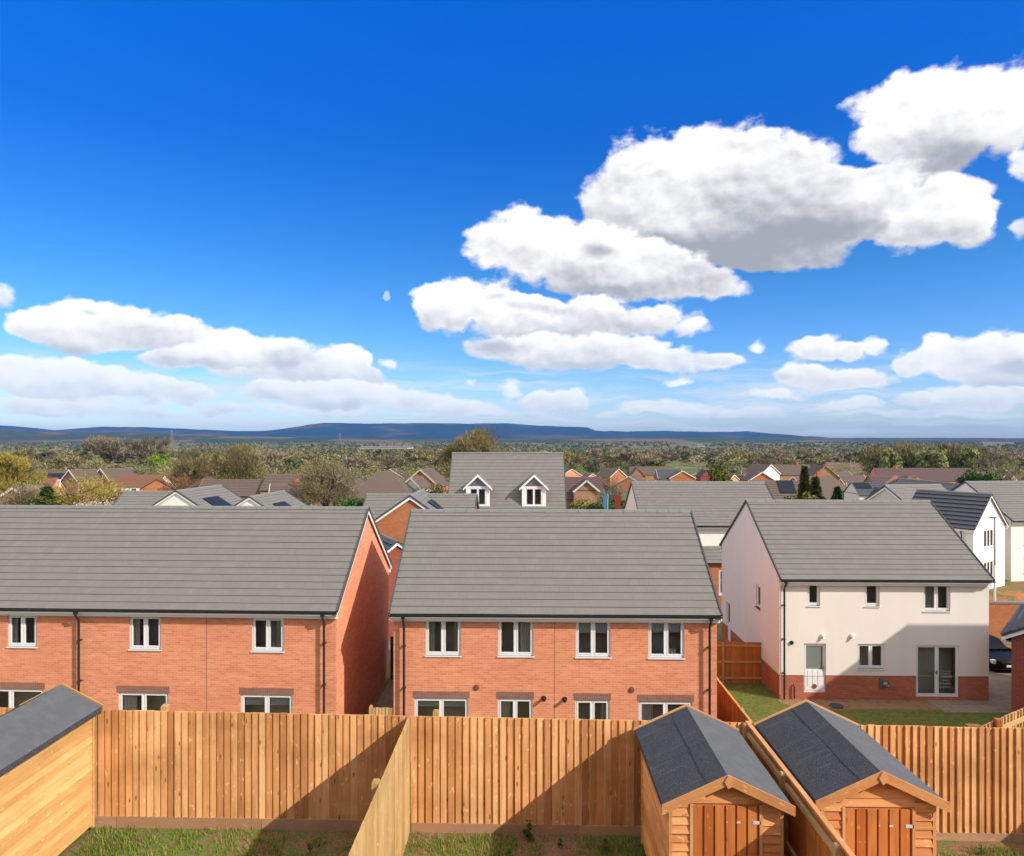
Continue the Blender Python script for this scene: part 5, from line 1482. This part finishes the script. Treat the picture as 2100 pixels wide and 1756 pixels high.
for y in (.85, 3.35):
    for s in (-1, 1):
        mb = MB(); mb.tube([(s*.89, y, .31), (s*.68, y, .31)], .31, 18); w_ = mb.build('wheel', 'rubber', car)
        mb = MB(); mb.tube([(s*.90, y, .31), (s*.885, y, .31)], .2, 12); mb.build('rim', 'pale_metal', w_)
for s in (-1, 1):
    mb = MB(); mb.hexa([(s*.74-.12,.02,.56),(s*.74+.12,.10,.56),(s*.74+.12,.3,.56),(s*.74-.12,.3,.56),(s*.74-.12,.06,.74),(s*.74+.10,.14,.74),(s*.74+.10,.3,.74),(s*.74-.12,.3,.74)]); mb.build('headlight', 'pale_metal', car)
mb = MB(); mb.box((-.26, -.015, .40), (.26, .02, .51)); mb.build('number_plate', 'white_paint', car)
mb = MB(); mb.tube([(12.55, 29.15, .01), (12.55, 29.15, .05)], .26, 16); tag(mb.build('drain_cover', 'verge_grey'), 'small dark round drain cover in the earth strip below the white back door', 'drain cover')
b = at(2002, 1477, 27.4); mb = MB(); mb.box((b.x-.45, 27.1, .02), (b.x+.05, 27.35, .06), 0, .5, grain=0); tag(mb.build('timber_offcut', 'trim_wood'), 'pale timber offcut lying on the dark lawn near the fence', 'plank')

# ------------------------------------------------------------------ sky, sun, air, camera
EXPO = 0.74
SKY = .15
SUN_DIR = Vector((1, -.6, .777)).normalized()
elev = math.asin(SUN_DIR.z); azim = math.atan2(SUN_DIR.x, SUN_DIR.y)

def build_world():
    w = bpy.data.worlds.new('World'); S.world = w; w.use_nodes = True
    t = w.node_tree
    for nd in list(t.nodes): t.nodes.remove(nd)
    nt = NT(t)
    out = t.nodes.new('ShaderNodeOutputWorld'); bg = t.nodes.new('ShaderNodeBackground'); bg.inputs['Strength'].default_value = SKY
    t.links.new(bg.outputs[0], out.inputs[0])
    sky = nt.n('ShaderNodeTexSky', sky_type='NISHITA', sun_disc=False, sun_elevation=elev, sun_rotation=azim, altitude=50, air_density=1.0, dust_density=.6, ozone_density=2.0)
    g = nt.n('ShaderNodeTexCoord').outputs['Generated']
    xyz = nt.n('ShaderNodeSeparateXYZ', ins={0: g}).outputs
    az = nt.math('ARCTAN2', xyz[0], xyz[1])
    hor = nt.math('SQRT', nt.math('ADD', nt.math('MULTIPLY', xyz[0], xyz[0]), nt.math('MULTIPLY', xyz[1], xyz[1])))
    el = nt.math('DIVIDE', xyz[2], nt.math('MAXIMUM', hor, .02))
    comb = nt.n('ShaderNodeCombineXYZ', ins={0: az, 1: el}); p = comb.outputs[0]
    # clear sky: deeper blue overhead, paler by the horizon
    hs = nt.n('ShaderNodeHueSaturation', ins={'Saturation': SKYSAT, 'Value': 1.0, 'Hue': SKYHUE}); t.links.new(sky.outputs[0], hs.inputs['Color'])
    tint = nt.ramp(el, [(0, (.54,.61,.80)), (.04, (.46,.55,.83)), (.11, (.33,.49,.75)), (.22, (.22,.46,.65)), (.41, (.065,.40,.75)), (.60, (.030,.49,.96)), (1.0, (.05,.6,1.0))])
    skyc = nt.mix(1.0, hs.outputs[0], tint, 'MULTIPLY')
    # clouds: banks of puffs (azimuth, slope), farther banks first
    def conv(cx, cy):
        u = (cx-1050)/FOC; k = math.cos(math.atan(u)); return math.atan(u)-YAW, -(cy-899)/FOC*k, k
    def ell(vec, cx, cy, rx, ry):
        a, v, k = conv(cx, cy); rx = rx/FOC*k*k; ry = ry/FOC*k
        q = nt.vm('MULTIPLY_ADD', vec, (1/rx, 1/ry, 0), (-a/rx, -v/ry, 0))
        return nt.math('SUBTRACT', 1.0, nt.vm('DOT_PRODUCT', q, q, out=1), clamp=True)
    pe = nt.vm('MULTIPLY', p, (1, 1.3, 1))
    n_edge = nt.noise(pe, 15.0, 9, .60)
    n_fine = nt.noise(pe, 60.0, 5, .62)
    warp = nt.noise(pe, 10.0, 4, .55, out=1)
    pw = nt.vm('ADD', p, nt.vm('MULTIPLY', nt.vm('SUBTRACT', warp, (.5, .5, .5)), (.060, .040, 0)))
    vo = nt.n('ShaderNodeTexVoronoi', feature='F1', ins={'Scale': 30.0, 'Detail': 1.0, 'Roughness': .6})
    t.links.new(nt.vm('MULTIPLY', pw, (1, 1.3, 1)), vo.inputs['Vector'])
    edge = nt.math('ADD', nt.math('MULTIPLY', nt.math('SUBTRACT', n_edge, .5), 1.30),
                   nt.math('ADD', nt.math('MULTIPLY', nt.math('SUBTRACT', n_fine, .5), .32), nt.math('MULTIPLY', nt.math('SUBTRACT', .40, vo.outputs['Distance']), .40)))
    pu = nt.vm('ADD', pe, (.006, .013, 0))
    rel = nt.math('SUBTRACT', nt.noise(pe, 13.0, 5, .55), nt.noise(pu, 13.0, 5, .55))
    soft = nt.math('SUBTRACT', nt.noise(pe, 8.0, 3, .5), .5)
    c = None
    K = CLOUDK
    def over(col, bank):
        puffs, x1, y1, x2, y2, w, gr, op = bank
        sw = None
        for q in puffs:
            e = ell(pw, q[0], q[1], q[2]*1.17, q[3]*1.36)
            sw = e if sw is None else nt.math('ADD', sw, e)
        body = nt.math('MINIMUM', nt.math('MULTIPLY', sw, .85), 1.15)
        dens = nt.math('MULTIPLY', nt.math('ADD', body, edge), nt.sstep(sw, .0, .14))
        alpha = nt.math('MULTIPLY', nt.sstep(dens, .16, .68), op)
        # shading: white above the line (x1,y1)-(x2,y2), grey below it
        a1, v1, k1 = conv(x1, y1); a2, v2, k2 = conv(x2, y2); m = (v2-v1)/(a2-a1); wv = w/FOC
        hh = nt.math('DIVIDE', nt.math('SUBTRACT', el, nt.math('MULTIPLY_ADD', az, m, v1-m*a1)), wv)
        f = nt.math('ADD', hh, nt.math('ADD', nt.math('MULTIPLY', rel, 3.6), nt.math('MULTIPLY', soft, 2.8)))
        f = nt.math('ADD', f, nt.math('MULTIPLY', nt.math('SUBTRACT', .45, nt.math('MINIMUM', dens, 1.3)), .8))
        for g_ in gr:
            e = ell(pw, *g_[:4]); f = nt.math('SUBTRACT', f, nt.math('MULTIPLY', nt.math('MULTIPLY', e, e), g_[4]))
        sh = nt.sstep(f, -1.9, 1.35)
        gcol = nt.mix(nt.sstep(el, .03, .24), (.60, .67, .79), (.40, .42, .49))
        wcol = nt.mix(nt.sstep(el, .01, .16), (.92, .96, 1.0), (1.14, 1.13, 1.12))
        cc = nt.vm('MULTIPLY', nt.mix(sh, gcol, wcol), (K, K, K))
        return nt.mix(alpha, col, cc)
    # thin streaks of cloud in the haze along the horizon
    ns = nt.noise(nt.vm('MULTIPLY', pw, (4.2, 52, 1)), 1.0, 7, .62)
    band = nt.math('MULTIPLY', nt.sstep(el, .0, .012), nt.math('SUBTRACT', 1.0, nt.sstep(el, .055, .13)))
    streak = nt.math('MULTIPLY', nt.math('MULTIPLY', nt.sstep(ns, .42, .66), band), .80)
    # unseen sky overhead and behind: broken cloud added to brighten and whiten the fill
    away = nt.math('MAXIMUM', nt.sstep(nt.math('ABSOLUTE', az), .80, 1.05), nt.sstep(el, .75, 1.0))
    nb = nt.noise(nt.vm('MULTIPLY', g, (2.6, 2.6, 3.4)), 1.0, 7, .58)
    other = nt.math('MULTIPLY', nt.math('MULTIPLY', nt.sstep(nb, .40, .52), away), nt.sstep(el, .0, .1))
    c = nt.mix(streak, skyc, (.80*K, .87*K, .95*K))
    for b_ in BANKS: c = over(c, b_)
    c = nt.mix(other, c, (1.3*K, 1.26*K, 1.20*K))
    t.links.new(c, bg.inputs[0])
    w.cycles.sampling_method = 'MANUAL'; w.cycles.sample_map_resolution = 512

SKYSAT, SKYHUE, CLOUDK = 1.35, .505, 4.0
# a bank: puffs (x, y, rx, ry), line where its grey base begins, softness, extra grey places, opacity
BANKS = [
 # low far banks
 ([(70,822,60,14),(160,815,80,15),(250,822,70,13),(330,815,50,12),(420,832,70,12),(120,842,90,10),(300,845,90,9),(480,846,70,9),(1300,835,60,10),(1360,826,40,12),(1440,830,50,11),(1500,842,60,9),(1700,838,70,11),(1780,830,50,12),(1920,846,70,9),(2020,842,60,11),(760,846,80,9),(880,850,60,8),(1080,850,60,8)], 0,836,2100,838,22,[],.85),
 ([(200,835,260,13),(60,825,120,12),(1400,842,100,13),(1560,842,80,12),(1260,846,90,9),(1850,848,80,9),(620,838,200,11),(1000,842,120,10)], 0,846,2100,848,16,[],.75),
 ([(1080,826,70,20),(1140,822,60,20),(1180,816,40,22),(1043,797,30,15),(965,789,22,9),(1385,783,46,9),(1550,714,28,13),(800,750,24,13),(1570,806,46,14),(1620,812,40,9)], 950,838,1300,838,26,[],.95),
 ([(540,795,60,22),(620,790,90,26),(700,800,110,28),(790,812,110,26),(880,826,100,22),(970,838,80,14),(640,815,150,16)], 500,812,1000,845,24,[(700,822,120,14,.7)],.92),
 ([(20,765,60,30),(90,752,80,32),(170,768,100,34),(250,782,110,30),(340,798,90,26),(410,808,60,20),(120,795,160,20),(60,800,110,20)], 0,795,450,815,28,[],.92),
 ([(1960,812,120,24),(2050,815,110,24),(1880,822,60,14),(2120,800,70,24)], 1820,822,2100,826,24,[],.95),
 ([(560,752,110,22),(640,752,100,26),(710,742,60,32),(735,735,40,26),(480,758,70,14),(760,775,50,14),(690,770,90,16)], 430,766,780,772,26,[],.95),
 ([(370,718,80,34),(440,712,100,36),(530,712,100,36),(610,720,80,28),(330,735,60,14),(450,738,110,18)], 280,738,660,742,30,[(380,742,90,14,.8)],1),
 ([(55,672,50,26),(110,660,70,34),(170,648,80,38),(240,655,90,40),(310,668,90,40),(380,680,70,34),(130,695,110,24),(250,695,130,24)], 20,696,450,704,32,[(180,640,46,14,1.2),(120,716,110,18,.9)],1),
 ([(1690,780,100,24),(1640,770,50,22),(1780,778,70,24),(1720,795,90,12)], 1600,790,1850,790,26,[(1610,775,40,14,1)],1),
 ([(1660,722,60,26),(1700,712,60,30),(1745,722,40,24),(1790,704,22,22)], 1600,733,1800,733,24,[],1),
 ([(1870,740,60,30),(1920,735,70,34),(1990,728,80,42),(2060,720,70,46),(2120,728,70,50),(1922,692,34,18),(2040,768,120,26),(1850,755,40,20)], 1820,760,2100,762,34,[(2080,745,60,24,1),(2050,785,90,14,.8)],1),
 # centre bank
 ([(1830,235,110,70),(1890,200,90,64),(1960,215,110,80),(2050,200,90,70),(2110,220,90,80),(1800,290,70,30),(1900,300,120,50),(2000,300,110,50),(1880,360,90,40)], 1760,320,2100,330,90,[(1980,330,160,50,1.2)],1),
 ([(1900,430,110,64),(1960,420,80,60),(2000,470,60,50),(1900,485,110,40),(1830,440,70,50)], 1800,512,2060,512,70,[(1850,400,120,50,1.0)],1),
 ([(1250,400,70,70),(1310,350,80,76),(1400,330,90,72),(1490,310,100,72),(1590,330,90,66),(1670,370,90,80),(1760,390,90,54),(1820,370,90,40),(1400,430,200,100),(1600,450,200,90),(1760,450,90,44),(1500,500,150,50),(1640,520,110,36),(1290,450,110,60)], 1190,450,1760,420,110,[(1430,510,240,60,1.3),(1660,480,170,50,1.1),(1280,490,110,36,1.0)],1),
 ([(985,505,50,40),(1050,475,70,50),(1100,490,70,50),(1190,500,90,56),(1280,520,100,60),(1360,545,90,46),(1130,550,130,42),(1290,585,150,36),(1420,580,80,38),(1490,590,60,36)], 960,556,1540,590,62,[(1225,512,70,26,1.6),(1250,592,210,26,.9)],1),
 ([(880,615,46,34),(930,605,60,46),(1000,605,70,46),(900,650,60,36),(1040,645,120,38),(1150,640,130,36),(1260,640,120,36),(1360,655,80,32),(1430,672,45,18),(1130,680,180,24)], 850,668,1460,674,40,[(1100,633,90,15,1.2),(1020,610,40,14,.9),(1180,690,190,16,.8)],1),
 ([(1000,715,60,28),(1080,715,90,30),(1170,712,100,34),(1270,712,90,34),(1340,722,70,34),(1180,745,150,22),(1420,745,80,28),(1490,742,40,18)], 950,714,1500,762,40,[(1010,712,80,24,1.2),(1200,752,170,16,.8)],1),
 ([(5,615,40,26),(2098,465,30,22),(2095,335,45,36)], 0,630,2100,470,40,[],.8),
 ([(790,604,9,13),(786,610,8,7)], 700,640,900,640,30,[],.45),
]
build_world()

sun = bpy.data.lights.new('sun', 'SUN'); sun.energy = 3.0; sun.angle = R(.5); sun.color = (1.0, .93, .82)
so = bpy.data.objects.new('sun', sun); COL.objects.link(so); so.location = (60, -40, 60)
so.rotation_euler = (-SUN_DIR).to_track_quat('-Z', 'Y').to_euler()

def haze():
    mb = MB(); mb.box((-14600, -60, -42), (14600, 16600, 280))
    o = mb.build('haze', 'interior_dark'); o['kind'] = 'stuff'
    m = bpy.data.materials.new('haze_air'); m.use_nodes = True; t = m.node_tree
    for nd in list(t.nodes): t.nodes.remove(nd)
    out = t.nodes.new('ShaderNodeOutputMaterial'); v = t.nodes.new('ShaderNodeVolumePrincipled')
    v.inputs['Color'].default_value = (.17, .43, 1.0, 1); v.inputs['Density'].default_value = HAZE; v.inputs['Anisotropy'].default_value = 0.0
    t.links.new(v.outputs[0], out.inputs['Volume'])
    o.data.materials.clear(); o.data.materials.append(m)
HAZE = 3.4e-5
haze()

cam = bpy.data.cameras.new('camera'); co = bpy.data.objects.new('camera', cam); COL.objects.link(co)
co.location = (0, 0, CAMZ); co.rotation_euler = (R(90), 0, YAW)
cam.sensor_width = 36; cam.lens = 36*FOC/2100; cam.shift_y = .010; cam.clip_start = .1; cam.clip_end = 60000
S.camera = co
S.view_settings.view_transform = 'Standard'; S.view_settings.look = 'None'; S.view_settings.exposure = EXPO; S.view_settings.gamma = 1.0
S.cycles.use_denoising = True
S.cycles.max_bounces = 6; S.cycles.diffuse_bounces = 3; S.cycles.glossy_bounces = 3; S.cycles.transparent_max_bounces = 12; S.cycles.volume_bounces = 0
S.cycles.caustics_reflective = False; S.cycles.caustics_refractive = False
